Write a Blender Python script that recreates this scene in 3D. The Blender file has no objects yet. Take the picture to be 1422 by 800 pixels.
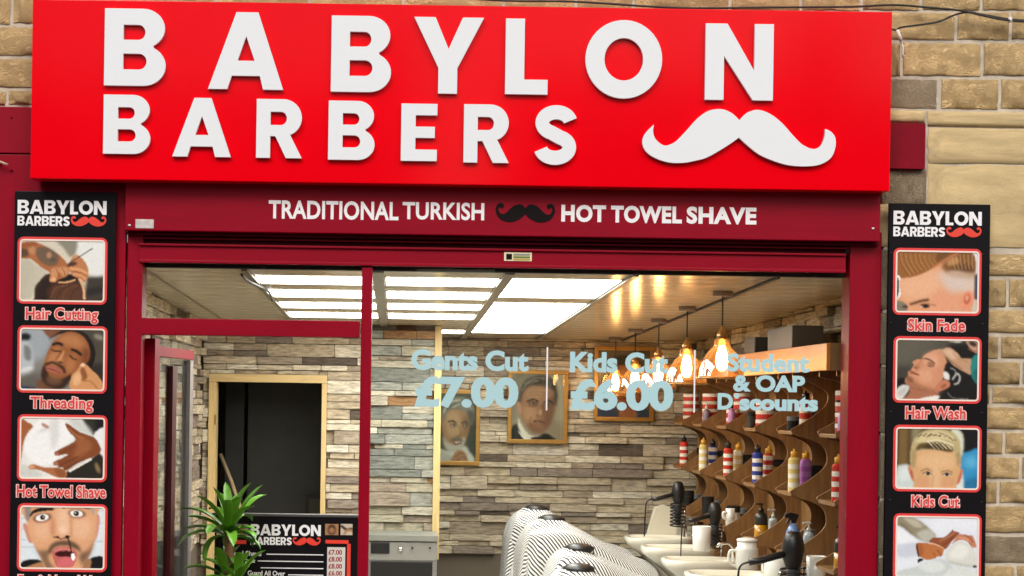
import bpy, bmesh, math, random
import numpy as np
from mathutils import Vector, Matrix
from mathutils.geometry import tessellate_polygon
R = math.radians
SC = bpy.context.scene
COL = SC.collection
random.seed(7)

# ------------------------------------------------------------------ camera
FPX, PX0, PY0, ROLL = 2240.0, 550.0, 556.0, 0.0150     # focal length and principal point in photo pixels
EYE, DIST = 1.85, 8.0
cd = bpy.data.cameras.new('camera'); cam = bpy.data.objects.new('camera', cd); COL.objects.link(cam)
cd.sensor_fit = 'HORIZONTAL'; cd.sensor_width = 36.0; cd.lens = FPX/1422*36
cd.shift_x = (711-PX0)/1422; cd.shift_y = (PY0-400)/1422
cd.clip_start = 0.05; cd.clip_end = 400
cam.matrix_world = Matrix.Translation((0, -DIST, EYE)) @ Matrix.Rotation(R(90), 4, 'X') @ Matrix.Rotation(ROLL, 4, 'Z')
SC.camera = cam
def W(px, py, y=0.0):
    """photo pixel -> point on the plane at depth y"""
    a, b = (px-PX0)/FPX, -(py-PY0)/FPX
    c, s = math.cos(ROLL), math.sin(ROLL)
    u, v = a*c-b*s, a*s+b*c
    d = DIST+y
    return Vector((u*d, y, EYE+v*d))
def WX(px, py, y=0.0): return W(px, py, y).x
def WZ(px, py, y=0.0): return W(px, py, y).z

# ------------------------------------------------------------------ sky, sun, exposure
SUN_EL, SUN_AZ = R(40), R(-25)       # azimuth measured from the street side, towards the left
world = bpy.data.worlds.new('World'); SC.world = world; world.use_nodes = True
nt = world.node_tree
sky = nt.nodes.new('ShaderNodeTexSky'); sky.sky_type = 'NISHITA'; sky.sun_disc = False
sky.sun_elevation = SUN_EL; sky.sun_rotation = R(180)+SUN_AZ; sky.dust_density = 4.0; sky.air_density = 1.0; sky.ozone_density = 1.0
nt.links.new(sky.outputs[0], nt.nodes['Background'].inputs[0]); nt.nodes['Background'].inputs[1].default_value = 0.10
sd = bpy.data.lights.new('sun', 'SUN'); sd.energy = 1.4; sd.angle = R(24); sd.color = (1.0, 0.95, 0.88)
sun = bpy.data.objects.new('sun', sd); COL.objects.link(sun)
sdir = Vector((math.sin(SUN_AZ)*math.cos(SUN_EL), -math.cos(SUN_AZ)*math.cos(SUN_EL), math.sin(SUN_EL)))
sun.rotation_euler = (-sdir).to_track_quat('-Z', 'Y').to_euler(); sun.location = (-3, -6, 9)
SC.view_settings.view_transform = 'Standard'; SC.view_settings.look = 'None'
SC.view_settings.exposure = 0.45; SC.view_settings.gamma = 1.0
SC.cycles.max_bounces = 8; SC.cycles.transparent_max_bounces = 24; SC.cycles.caustics_reflective = False; SC.cycles.caustics_refractive = False

# ------------------------------------------------------------------ helpers
def lin(h):
    if not isinstance(h, str): return tuple(h)
    h = h.lstrip('#'); o = []
    for i in (0, 2, 4):
        c = int(h[i:i+2], 16)/255
        o.append(c/12.92 if c <= .04045 else ((c+.055)/1.055)**2.4)
    return tuple(o)
MATS = {}
def mat(name, col, rough=.5, metal=0., spec=.5, var=0., vscale=6., bump=0., bscale=40., stretch=(1,1,1), emit=0., coat=0., alpha=None, trans=0., rnd=0., col2=None, detail=6, bdist=.01):
    if name in MATS: return MATS[name]
    m = bpy.data.materials.new(name); m.use_nodes = True; MATS[name] = m
    n, l = m.node_tree.nodes, m.node_tree.links
    b = n['Principled BSDF']; c = lin(col)
    b.inputs['Base Color'].default_value = (*c, 1); b.inputs['Roughness'].default_value = rough
    b.inputs['Metallic'].default_value = metal; b.inputs['Specular IOR Level'].default_value = spec
    b.inputs['Coat Weight'].default_value = coat; b.inputs['Coat Roughness'].default_value = .08
    b.inputs['Transmission Weight'].default_value = trans
    if emit: b.inputs['Emission Color'].default_value = (*c, 1); b.inputs['Emission Strength'].default_value = emit
    if var or bump or rnd:
        tc = n.new('ShaderNodeTexCoord'); mp = n.new('ShaderNodeMapping'); mp.inputs['Scale'].default_value = stretch
        l.new(tc.outputs['Object'], mp.inputs[0])
        oi = n.new('ShaderNodeObjectInfo'); ad = n.new('ShaderNodeVectorMath'); ad.operation = 'ADD'
        sc_ = n.new('ShaderNodeVectorMath'); sc_.operation = 'SCALE'; sc_.inputs[3].default_value = 37.0
        cx = n.new('ShaderNodeCombineXYZ'); l.new(oi.outputs['Random'], cx.inputs[0]); l.new(oi.outputs['Random'], cx.inputs[2])
        l.new(cx.outputs[0], sc_.inputs[0]); l.new(mp.outputs[0], ad.inputs[0]); l.new(sc_.outputs[0], ad.inputs[1])
        out = None
        if var:
            no = n.new('ShaderNodeTexNoise'); no.inputs['Scale'].default_value = vscale; no.inputs['Detail'].default_value = detail; no.inputs['Roughness'].default_value = .65
            l.new(ad.outputs[0], no.inputs['Vector'])
            mr = n.new('ShaderNodeMapRange'); mr.inputs[1].default_value = .3; mr.inputs[2].default_value = .7
            l.new(no.outputs[0], mr.inputs[0])
            mx = n.new('ShaderNodeMix'); mx.data_type = 'RGBA'; l.new(mr.outputs[0], mx.inputs[0])
            c2 = lin(col2) if col2 else tuple(max(0, v*(1-var)) for v in c)
            c1 = c if col2 else tuple(min(1, v*(1+var*.55)) for v in c)
            mx.inputs[6].default_value = (*c2, 1); mx.inputs[7].default_value = (*c1, 1); out = mx.outputs[2]
        if rnd:
            hs = n.new('ShaderNodeHueSaturation'); mr2 = n.new('ShaderNodeMapRange'); mr2.inputs[3].default_value = 1-rnd; mr2.inputs[4].default_value = 1+rnd
            l.new(oi.outputs['Random'], mr2.inputs[0]); l.new(mr2.outputs[0], hs.inputs['Value'])
            if out: l.new(out, hs.inputs['Color'])
            else: hs.inputs['Color'].default_value = (*c, 1)
            out = hs.outputs[0]
        if out: l.new(out, b.inputs['Base Color'])
        if bump:
            n2 = n.new('ShaderNodeTexNoise'); n2.inputs['Scale'].default_value = bscale; n2.inputs['Detail'].default_value = 8; n2.inputs['Roughness'].default_value = .6
            l.new(ad.outputs[0], n2.inputs['Vector'])
            bp = n.new('ShaderNodeBump'); bp.inputs['Strength'].default_value = bump; bp.inputs['Distance'].default_value = bdist
            l.new(n2.outputs[0], bp.inputs['Height']); l.new(bp.outputs[0], b.inputs['Normal'])
    return m
def glass_mat(name, tint=(1,1,1), refl=1.0, ior=1.45, rough=.0, film=0.):
    if name in MATS: return MATS[name]
    m = bpy.data.materials.new(name); m.use_nodes = True; MATS[name] = m
    n, l = m.node_tree.nodes, m.node_tree.links; n.remove(n['Principled BSDF'])
    t = n.new('ShaderNodeBsdfTransparent'); t.inputs[0].default_value = (*tint, 1)
    g = n.new('ShaderNodeBsdfGlossy'); g.inputs['Roughness'].default_value = rough
    fr = n.new('ShaderNodeFresnel'); fr.inputs[0].default_value = ior
    mu = n.new('ShaderNodeMath'); mu.operation = 'MULTIPLY'; mu.inputs[1].default_value = refl; l.new(fr.outputs[0], mu.inputs[0])
    mx = n.new('ShaderNodeMixShader'); l.new(mu.outputs[0], mx.inputs[0]); l.new(t.outputs[0], mx.inputs[1]); l.new(g.outputs[0], mx.inputs[2])
    if film:      # dust and tint in the glass itself
        df = n.new('ShaderNodeBsdfTranslucent'); df.inputs[0].default_value = (*lin('#d9a066'), 1); m2 = n.new('ShaderNodeMixShader'); m2.inputs[0].default_value = film
        l.new(mx.outputs[0], m2.inputs[1]); l.new(df.outputs[0], m2.inputs[2]); mx = m2
    l.new(mx.outputs[0], n['Material Output'].inputs[0]); return m
def print_mat():
    if 'print' in MATS: return MATS['print']
    m = mat('print', '#ffffff', .42, spec=.35)
    n, l = m.node_tree.nodes, m.node_tree.links
    a = n.new('ShaderNodeVertexColor'); a.layer_name = 'ink'; l.new(a.outputs[0], n['Principled BSDF'].inputs['Base Color']); return m

WL = {}
def base(o): return WL.get(o.name, Vector((0,0,0))) if o else Vector((0,0,0))
def tag(o, label=None, cat=None, group=None, kind=None):
    if label: o['label'] = label
    if cat: o['category'] = cat
    if group: o['group'] = group
    if kind: o['kind'] = kind
    return o
def thing(name, loc, label=None, cat=None, group=None, kind=None):
    o = bpy.data.objects.new(name, None); COL.objects.link(o); o.location = loc; o.empty_display_size = .1
    WL[o.name] = Vector(loc); return tag(o, label, cat, group, kind)
def obj(name, verts, faces, m, parent=None, smooth=False, mi=None):
    b = base(parent); me = bpy.data.meshes.new(name)
    me.from_pydata([tuple(Vector(v)-b) for v in verts], [], faces)
    for x in (m if isinstance(m, (list, tuple)) else [m]): me.materials.append(x)
    if mi is not None: me.polygons.foreach_set('material_index', mi)
    if smooth: me.polygons.foreach_set('use_smooth', [True]*len(me.polygons))
    me.update(); o = bpy.data.objects.new(name, me); COL.objects.link(o)
    if parent: o.parent = parent; WL[o.name] = b
    else: WL[o.name] = Vector((0,0,0))
    return o
def recentre(o):
    """give a one-mesh thing its origin at its base"""
    me = o.data; n = len(me.vertices); a = np.empty(n*3); me.vertices.foreach_get('co', a); a = a.reshape(-1, 3)
    c = Vector(((a[:,0].min()+a[:,0].max())/2, (a[:,1].min()+a[:,1].max())/2, a[:,2].min()))
    me.transform(Matrix.Translation(-c)); o.location = o.location+c; return o
BF = [(0,1,2,3),(7,6,5,4),(0,4,5,1),(1,5,6,2),(2,6,7,3),(3,7,4,0)]
def boxv(x0,x1,y0,y1,z0,z1): return [(x0,y0,z0),(x0,y1,z0),(x1,y1,z0),(x1,y0,z0),(x0,y0,z1),(x0,y1,z1),(x1,y1,z1),(x1,y0,z1)]
def box(name, x0,x1,y0,y1,z0,z1, m, parent=None, bev=0.):
    if x0 > x1: x0, x1 = x1, x0
    if y0 > y1: y0, y1 = y1, y0
    if z0 > z1: z0, z1 = z1, z0
    v = boxv(x0,x1,y0,y1,z0,z1)
    if not bev: return obj(name, v, BF, m, parent)
    bm = bmesh.new(); vs = [bm.verts.new(p) for p in v]
    for f in BF: bm.faces.new([vs[i] for i in f])
    bmesh.ops.bevel(bm, geom=bm.edges[:], offset=bev, segments=2, affect='EDGES', profile=.6)
    return from_bm(name, bm, m, parent)
def from_bm(name, bm, m, parent=None, smooth=False):
    bm.verts.index_update(); v = [tuple(x.co) for x in bm.verts]; f = [[x.index for x in g.verts] for g in bm.faces]; bm.free()
    return obj(name, v, f, m, parent, smooth)
def pbox(name, x0,y0,x1,y1, d0,d1, m, parent=None, bev=0.):
    """box whose front face (depth d0) covers a photo rectangle"""
    a, b = W((x0+x1)/2, y0, d0), W((x0+x1)/2, y1, d0); c, d = W(x0, (y0+y1)/2, d0), W(x1, (y0+y1)/2, d0)
    return box(name, c.x, d.x, d0, d1, b.z, a.z, m, parent, bev)
def prism(loops, d0, d1):
    """2D loops (outer first, then holes; x,z) -> verts, faces between depths d0 (front) and d1"""
    allp = [p for lp in loops for p in lp]; n = len(allp)
    tr = tessellate_polygon([[Vector((p[0], p[1], 0)) for p in lp] for lp in loops])
    v = [(p[0], d0, p[1]) for p in allp]+[(p[0], d1, p[1]) for p in allp]; f = []
    for t in tr:
        f.append(tuple(t)); f.append(tuple(i+n for i in reversed(t)))
    k = 0
    for lp in loops:
        m_ = len(lp)
        for i in range(m_): j = (i+1) % m_; f.append((k+i, k+j, n+k+j, n+k+i))
        k += m_
    return v, f
def fixn(o):
    bm = bmesh.new(); bm.from_mesh(o.data); bmesh.ops.recalc_face_normals(bm, faces=bm.faces[:]); bm.to_mesh(o.data); bm.free(); return o
def lathe(name, c, prof, m, parent=None, n=20, smooth=True, mi=None, axis='z'):
    v, f, ids = [], [], []
    for r, z in prof:
        for k in range(n):
            a = 2*math.pi*k/n
            v.append((c[0]+r*math.cos(a), c[1]+r*math.sin(a), c[2]+z))
    for i in range(len(prof)-1):
        for k in range(n):
            f.append((i*n+k, i*n+(k+1)%n, (i+1)*n+(k+1)%n, (i+1)*n+k)); ids.append(mi[i] if mi else 0)
    if prof[0][0] > 1e-4: f.append(tuple(reversed(range(n)))); ids.append(mi[0] if mi else 0)
    if prof[-1][0] > 1e-4: f.append(tuple(range((len(prof)-1)*n, len(prof)*n))); ids.append(mi[-1] if mi else 0)
    return obj(name, v, f, m, parent, smooth, ids)
def tube(name, pts, r, m, parent=None, n=6, rads=None):
    pts = [Vector(p) for p in pts]; v, f = [], []; up = Vector((0.13, 0.21, 1)).normalized()
    for i, p in enumerate(pts):
        d = (pts[min(i+1, len(pts)-1)]-pts[max(i-1, 0)]).normalized()
        a = d.cross(up); a = a.normalized() if a.length > 1e-4 else Vector((1,0,0)); b = d.cross(a)
        rr = rads[i] if rads else r
        for k in range(n):
            t = 2*math.pi*k/n; v.append(p+a*rr*math.cos(t)+b*rr*math.sin(t))
    for i in range(len(pts)-1):
        for k in range(n): f.append((i*n+k, i*n+(k+1)%n, (i+1)*n+(k+1)%n, (i+1)*n+k))
    f.append(tuple(reversed(range(n)))); f.append(tuple(range((len(pts)-1)*n, len(pts)*n)))
    return fixn(obj(name, v, f, m, parent, True))
def crom(pts, sub=6, closed=True):
    out = []; n = len(pts)
    for i in range(n if closed else n-1):
        g = (lambda k: pts[k % n]) if closed else (lambda k: pts[min(max(k, 0), n-1)])
        p0, p1, p2, p3 = [np.array(g(i+k), float) for k in (-1, 0, 1, 2)]
        for s in range(sub):
            t = s/sub; out.append(tuple(.5*(2*p1+(p2-p0)*t+(2*p0-5*p1+4*p2-p3)*t*t+(3*p1-p0-3*p2+p3)*t**3)))
    if not closed: out.append(tuple(pts[-1]))
    return out
def arc(cx, cy, rx, ry, a0, a1, n=14): return [(cx+rx*math.cos(R(a0+(a1-a0)*i/n)), cy+ry*math.sin(R(a0+(a1-a0)*i/n))) for i in range(n+1)]
def dup(root, loc):
    r = root.copy(); COL.objects.link(r); r.location = loc; WL[r.name] = Vector(loc)
    def kids(a, b):
        for ch in list(a.children):
            c = ch.copy(); COL.objects.link(c); c.parent = b; kids(ch, c)
    kids(root, r); return r

# ---- lettering: the sign's own bold capitals as outlines, everything else from Blender's built-in typeface
def s_glyph(t=.118):
    cl = arc(.385, .705, .245, .177, 12, 250, 26)+arc(.365, .295, .250, .177, 70, -168, 26)
    L, Rr = [], []
    for i, p in enumerate(cl):
        a, b = cl[max(i-1, 0)], cl[min(i+1, len(cl)-1)]
        d = np.array(b)-np.array(a); d /= np.linalg.norm(d); nn = np.array((-d[1], d[0]))
        L.append(tuple(np.array(p)+nn*t)); Rr.append(tuple(np.array(p)-nn*t))
    return [L+Rr[::-1]]
GL = {
 'B': ([[(0,0)]+arc(.51,.26,.288,.26,-90,62)+arc(.5,.745,.282,.255,-62,90)+[(0,1)],
        [(.246,.595)]+arc(.44,.693,.09,.098,-90,90)+[(.246,.791)], [(.246,.21)]+arc(.45,.313,.10,.103,-90,90)+[(.246,.416)]], .80),
 'A': ([[(0,0),(.25,0),(.305,.175),(.67,.175),(.714,0),(.975,0),(.64,1),(.355,1)], [(.377,.37),(.487,.69),(.6,.37)]], .975),
 'Y': ([[(0,1),(.326,.335),(.326,0),(.575,0),(.575,.335),(.917,1),(.64,1),(.457,.585),(.28,1)]], .917),
 'L': ([[(0,0),(.56,0),(.56,.195),(.25,.195),(.25,1),(0,1)]], .56),
 'O': ([arc(.505,.5,.505,.508,0,352,44), arc(.505,.5,.255,.275,0,350,35)], 1.01),
 'N': ([[(0,0),(.246,0),(.246,.575),(.63,0),(.895,0),(.895,1),(.645,1),(.645,.385),(.285,1),(0,1)]], .895),
 'R': ([[(0,0),(.24,0),(.24,.37),(.325,.37),(.51,0),(.785,0),(.575,.405)]+arc(.46,.685,.317,.315,-62,90)+[(0,1)],
        [(.24,.56)]+arc(.42,.673,.10,.113,-90,90)+[(.24,.786)]], .785),
 'E': ([[(0,0),(.625,0),(.625,.2),(.25,.2),(.25,.405),(.585,.405),(.585,.6),(.25,.6),(.25,.8),(.625,.8),(.625,1),(0,1)]], .625),
 'S': (s_glyph(), .76)}
def glyph(name, ch, x0, x1, z0, z1, d0, d1, m, parent):
    loops, w = GL[ch]; sx = (x1-x0)/w; sz = z1-z0
    v, f = prism([[(x0+p[0]*sx, z0+p[1]*sz) for p in lp] for lp in loops], d0, d1)
    return fixn(obj(name, v, f, m, parent))
def word(name, s, x0, x1, z0, z1, d0, d1, m, parent, gap=.06):
    tot = sum(GL[c][1] for c in s)+gap*(len(s)-1); k = (x1-x0)/tot; x = x0; V, F = [], []
    for c in s:
        loops, w = GL[c]; v, f = prism([[(x+p[0]*k, z0+p[1]*(z1-z0)) for p in lp] for lp in loops], d0, d1)
        F += [tuple(i+len(V) for i in q) for q in f]; V += v; x += (w+gap)*k
    return fixn(obj(name, V, F, m, parent))
TEXTS = []
def text(name, s, x0, x1, z0, z1, d, m, parent, bold=.03, space=1.0):
    cu = bpy.data.curves.new(name, 'FONT'); cu.body = s; cu.size = 1; cu.extrude = .01; cu.bevel_depth = bold; cu.bevel_resolution = 0; cu.resolution_u = 4; cu.space_character = space
    o = bpy.data.objects.new('text_tmp', cu); COL.objects.link(o); TEXTS.append((o, name, x0, x1, z0, z1, d, m, parent))
def ptext(name, s, x0, y0, x1, y1, d, m, parent, bold=.03, space=1.0):
    a, b = W((x0+x1)/2, y0, d), W((x0+x1)/2, y1, d); c, e = W(x0, (y0+y1)/2, d), W(x1, (y0+y1)/2, d)
    text(name, s, c.x, e.x, b.z, a.z, d, m, parent, bold, space)
def flush_texts():
    dg = bpy.context.evaluated_depsgraph_get()
    for o, name, x0, x1, z0, z1, d, m, parent in TEXTS:
        me = bpy.data.meshes.new_from_object(o.evaluated_get(dg)); n = len(me.vertices)
        a = np.empty(n*3); me.vertices.foreach_get('co', a); a = a.reshape(-1, 3)
        lo, hi = a.min(0), a.max(0); q = (a-lo)/(hi-lo)
        w = np.stack([x0+q[:,0]*(x1-x0), d-q[:,2]*.0005, z0+q[:,1]*(z1-z0)], 1)-np.array(base(parent))
        me.vertices.foreach_set('co', w.ravel()); me.materials.clear(); me.materials.append(m)
        me.polygons.foreach_set('material_index', [0]*len(me.polygons)); me.update(); me.name = name; me.normals_split_custom_set([(0, -1, 0)]*len(me.loops))
        k = bpy.data.objects.new(name, me); COL.objects.link(k); k.parent = parent
        bpy.data.objects.remove(o)
CURL = [(188,100),(170,118),(140,134),(110,141),(75,137),(45,120),(29,92),(31,66),(44,50),(60,48),(72,57),(70,70),(60,74),(52,68),(44,76),(47,92),(62,102),(80,98),(105,76),(130,59),(158,52),(178,60)]
def curl_moustache(name, x0, x1, z0, z1, d0, d1, m, parent):
    L = crom(CURL, 3, False); L = L+[(188, 72)]+[(376-a, b) for a, b in L[::-1]]
    xs = [p[0] for p in L]; zs = [p[1] for p in L]
    q = [(x0+(a-min(xs))/(max(xs)-min(xs))*(x1-x0), z1-(b-min(zs))/(max(zs)-min(zs))*(z1-z0)) for a, b in L]
    q2 = [q[0]]
    for p in q[1:]:
        if (p[0]-q2[-1][0])**2+(p[1]-q2[-1][1])**2 > 1e-9: q2.append(p)
    v, f = prism([q2], d0, d1); return fixn(obj(name, v, f, m, parent))

# ---- printed pictures: soft shapes rasterised to a colour attribute on a flat print
def blur(a, s):
    if s <= 0: return a
    r = int(3*s)+1; k = np.exp(-.5*(np.arange(-r, r+1)/s)**2); k /= k.sum()
    p = np.pad(a, r, mode='edge')
    p = np.apply_along_axis(lambda x: np.convolve(x, k, 'valid'), 0, p)
    return np.apply_along_axis(lambda x: np.convolve(x, k, 'valid'), 1, p)
def inpoly(X, Y, pts):
    ins = np.zeros(X.shape, bool); n = len(pts)
    for i in range(n):
        x0, y0 = pts[i]; x1, y1 = pts[(i+1) % n]
        if y0 == y1: continue
        ins ^= ((Y < y0) != (Y < y1)) & (X < (x1-x0)*(Y-y0)/(y1-y0)+x0)
    return ins
def paint(bx, bg, ops, nx=120, seed=1):
    x0, y0, x1, y1 = bx; ny = int(nx*(y1-y0)/(x1-x0)); px = (x1-x0)/nx
    X, Y = np.meshgrid(np.linspace(x0, x1, nx), np.linspace(y0, y1, ny))
    img = np.ones((ny, nx, 3))*np.array(lin(bg)); rg = np.random.default_rng(seed)
    for op in ops:
        k, c, a, s = op[:4]; c = np.array(lin(c))
        if k == 'p': m = inpoly(X, Y, crom(op[4], 5)).astype(float)
        elif k == 'P': m = inpoly(X, Y, op[4]).astype(float)
        elif k == 'e':
            cx, cy, rx, ry = op[4][:4]; t = R(op[4][4]) if len(op[4]) > 4 else 0
            u, w = (X-cx)*math.cos(t)+(Y-cy)*math.sin(t), -(X-cx)*math.sin(t)+(Y-cy)*math.cos(t)
            m = (((u/rx)**2+(w/ry)**2) < 1).astype(float)
        elif k == 'l':
            m = np.zeros(X.shape); w = op[5]
            pts = crom(op[4], 6, False)
            for (ax, ay), (bx_, by) in zip(pts[:-1], pts[1:]):
                L2 = (bx_-ax)**2+(by-ay)**2+1e-9; t = np.clip(((X-ax)*(bx_-ax)+(Y-ay)*(by-ay))/L2, 0, 1)
                m = np.maximum(m, (np.hypot(X-ax-t*(bx_-ax), Y-ay-t*(by-ay)) < w/2).astype(float))
        m = blur(m, max(s/px, .55))[..., None]*a
        img = img*(1-m)+c*m
    img *= 1+blur(rg.normal(0, 1, (ny, nx)), .8)[..., None]*.05
    return np.clip(img, 0, 1)**1.18
def picture(name, img, x0, x1, z0, z1, d, parent):
    ny, nx, _ = img.shape; xs = np.linspace(x0, x1, nx); zs = np.linspace(z1, z0, ny); b = base(parent)
    X, Z = np.meshgrid(xs, zs); co = np.stack([X-b.x, np.full_like(X, d-b.y), Z-b.z], -1).reshape(-1, 3)
    i = np.arange(ny*nx).reshape(ny, nx)
    f = np.stack([i[:-1,:-1], i[1:,:-1], i[1:,1:], i[:-1,1:]], -1).reshape(-1, 4)
    me = bpy.data.meshes.new(name); me.vertices.add(len(co)); me.vertices.foreach_set('co', co.ravel())
    me.loops.add(f.size); me.loops.foreach_set('vertex_index', f.ravel().astype(np.int32)); me.polygons.add(len(f))
    me.polygons.foreach_set('loop_start', np.arange(0, f.size, 4, dtype=np.int32)); me.update(calc_edges=True); me.validate()
    at = me.color_attributes.new('ink', 'FLOAT_COLOR', 'POINT')
    at.data.foreach_set('color', np.concatenate([img.reshape(-1, 3), np.ones((ny*nx, 1))], 1).astype(np.float32).ravel())
    me.materials.append(print_mat()); o = bpy.data.objects.new(name, me); COL.objects.link(o); o.parent = parent; return o
def rrect(x0, x1, z0, z1, r, n=5): return arc(x1-r, z1-r, r, r, 0, 90, n)+arc(x0+r, z1-r, r, r, 90, 180, n)+arc(x0+r, z0+r, r, r, 180, 270, n)+arc(x1-r, z0+r, r, r, 270, 360, n)

# ------------------------------------------------------------------ materials
M_SIGN = mat('sign_red_acrylic', (.80, .0, .006), .12, spec=.14, var=.05, vscale=1.2)
M_RED = mat('painted_red_timber', (.265, .0, .013), .42, spec=.16, var=.13, vscale=3, bump=.06, bscale=18, stretch=(6,6,1))
M_REDH = mat('painted_red_boards', (.265, .0, .013), .42, spec=.16, var=.13, vscale=3, bump=.06, bscale=18, stretch=(1,6,6))
M_DRED = mat('shutter_slot_red', (.11, .001, .006), .55, spec=.1, var=.3, vscale=4, stretch=(1,5,5))
M_WHITE = mat('white_acrylic', (.76, .80, .84), .35, spec=.3)
M_VWHITE = mat('white_vinyl', (.84, .85, .88), .45)
M_BLACKV = mat('black_vinyl', (.008, .006, .006), .5, spec=.08)
M_BOARD = mat('black_board', (.007, .006, .008), .4, spec=.12, var=.2, vscale=5)
M_PINKRED = mat('print_red', (.72, .045, .045), .4)
M_PINK = mat('print_pink', (.92, .58, .54), .4)
M_CREAM = mat('print_cream', (.85, .72, .64), .4)
M_ORED = mat('print_orange_red', (.75, .05, .03), .4)
M_BLUE = mat('pale_blue_vinyl', '#a9d0d8', .5)
M_STONE = mat('pitched_sandstone', '#f0d3a0', .9, spec=.12, var=.5, vscale=17, bump=.85, bscale=24, rnd=.10, col2='#d0ad78', detail=9, bdist=.03, stretch=(1,1,.55))
M_STONEG = mat('weathered_sandstone', '#dcc8aa', .92, spec=.1, var=.6, vscale=16, bump=1., bscale=22, rnd=.1, col2='#a8957a', detail=9, bdist=.04)
M_ASHLAR = mat('smooth_sandstone', '#cdb78a', .85, spec=.12, var=.3, vscale=3, bump=.3, bscale=60, detail=9, rnd=.05)
M_MORTAR = mat('grey_mortar', '#c9bfae', .95, spec=.1, var=.3, vscale=8, bump=.5, bscale=50)
M_PALEW = mat('pale_timber', '#d8bd83', .5, var=.18, vscale=6, stretch=(8,8,.7), bump=.05)
M_PALEWH = mat('pale_timber_across', '#d8bd83', .5, var=.18, vscale=6, stretch=(.7,8,8), bump=.05)
M_WOOD = mat('walnut_laminate', '#906a42', .38, spec=.4, var=.32, vscale=5, stretch=(9,9,.8), bump=.03)
M_GOLD = mat('gold_frame', '#a8803a', .35, metal=.35, var=.2, vscale=12)
M_DARK = mat('black_plastic', (.012,.012,.013), .35, spec=.5)
M_DARKM = mat('matt_black', (.02,.02,.021), .6)
M_STEEL = mat('brushed_steel', (.42,.42,.43), .38, metal=.9, var=.12, vscale=8, stretch=(1,10,10))
M_CHROME = mat('chrome', (.75,.75,.76), .12, metal=1.)
M_CERAMIC = mat('cream_ceramic', '#e9e4d2', .16, spec=.5, coat=.3)
M_CERW = mat('white_ceramic', '#eeece6', .18, spec=.5)
M_PVC = mat('glossy_ceiling_pvc', '#d8cdb4', .17, spec=.5, var=.05, vscale=2)
M_TRIM = mat('ceiling_trim', '#8f8672', .3, var=.2, vscale=20)
M_LED = mat('led_diffuser', (1, .985, .95), .5, emit=9.5)
M_BULB = mat('glowing_filament_bulb', (1., .60, .24), .3, emit=48.0)
M_BRASS = mat('aged_brass', '#b08450', .3, metal=.8)
M_GLASS = glass_mat('window_glass', (.97, .985, .97), .55)
M_AMBER = glass_mat('smoked_amber_glass', (.86, .70, .54), 3.0, 1.6, .03, .07)
M_FLOOR = mat('shop_floor_tiles', '#cdc5b6', .3, var=.2, vscale=2)
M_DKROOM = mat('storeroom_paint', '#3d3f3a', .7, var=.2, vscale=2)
M_LEAF = mat('dracaena_leaf', '#5c9426', .38, spec=.35, var=.35, vscale=5, stretch=(1,1,1), rnd=.25)
M_TRUNK = mat('dracaena_trunk', '#8a6a48', .8, var=.4, vscale=14, bump=.5, stretch=(1,1,4))

def clad_mat(name, stops):
    m = mat(name, '#ffffff', .8, spec=.2); n, l = m.node_tree.nodes, m.node_tree.links; b = n['Principled BSDF']
    oi = n.new('ShaderNodeObjectInfo'); rp = n.new('ShaderNodeValToRGB'); rp.color_ramp.interpolation = 'CONSTANT'
    el = rp.color_ramp.elements
    while len(el) < len(stops): el.new(.5)
    for i, (p, c) in enumerate(stops): el[i].position = p; el[i].color = (*lin(c), 1)
    l.new(oi.outputs['Random'], rp.inputs[0])
    ge = n.new('ShaderNodeNewGeometry'); mp = n.new('ShaderNodeMapping'); mp.inputs['Scale'].default_value = (3.5, 3.5, 22); l.new(ge.outputs['Position'], mp.inputs[0])
    no = n.new('ShaderNodeTexNoise'); no.inputs['Scale'].default_value = 3.2; no.inputs['Detail'].default_value = 9; no.inputs['Roughness'].default_value = .72; l.new(mp.outputs[0], no.inputs[0])
    mr = n.new('ShaderNodeMapRange'); mr.inputs[1].default_value = .32; mr.inputs[2].default_value = .68; mr.inputs[3].default_value = .38; mr.inputs[4].default_value = 1.32; l.new(no.outputs[0], mr.inputs[0])
    hs = n.new('ShaderNodeHueSaturation'); l.new(rp.outputs[0], hs.inputs['Color']); l.new(mr.outputs[0], hs.inputs['Value']); l.new(hs.outputs[0], b.inputs['Base Color'])
    bp = n.new('ShaderNodeBump'); bp.inputs['Strength'].default_value = .7; bp.inputs['Distance'].default_value = .008; l.new(no.outputs[0], bp.inputs['Height']); l.new(bp.outputs[0], b.inputs['Normal'])
    return m
M_CLAD = clad_mat('split_stone_cladding', [(0,'#d3c7ac'),(.20,'#c1b398'),(.38,'#ab9e89'),(.54,'#e0d7bf'),(.68,'#94887a'),(.80,'#e3dcc8'),(.88,'#cabda4'),(.95,'#6b6054')])
M_CLADP = clad_mat('split_stone_cladding_weathered', [(0,'#c0b9a6'),(.18,'#a4a59a'),(.36,'#a69887'),(.50,'#b9b29c'),(.62,'#868981'),(.74,'#a9825c'),(.82,'#ded6c2'),(.90,'#6d5644'),(.96,'#4c4d4c')])
M_CLADB = mat('cladding_backing', '#6d6456', .9)

# ------------------------------------------------------------------ street
tag(obj('pavement', [(-20,-2.6,-.02),(20,-2.6,-.02),(20,.3,-.02),(-20,.3,-.02)], [(0,1,2,3)], mat('paving', '#8a857c', .9, var=.25, vscale=3, bump=.3)), kind='structure')
tag(obj('road', [(-60,-40,-.14),(60,-40,-.14),(60,-2.6,-.14),(-60,-2.6,-.14)], [(0,1,2,3)], mat('asphalt', (.05,.05,.052), .95, var=.3, vscale=8, bump=.4)), kind='structure')
tag(box('kerb', -20,20,-2.75,-2.6,-.3,-.015, mat('kerb_stone', '#8d887e', .9, var=.2)), kind='structure')

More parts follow.
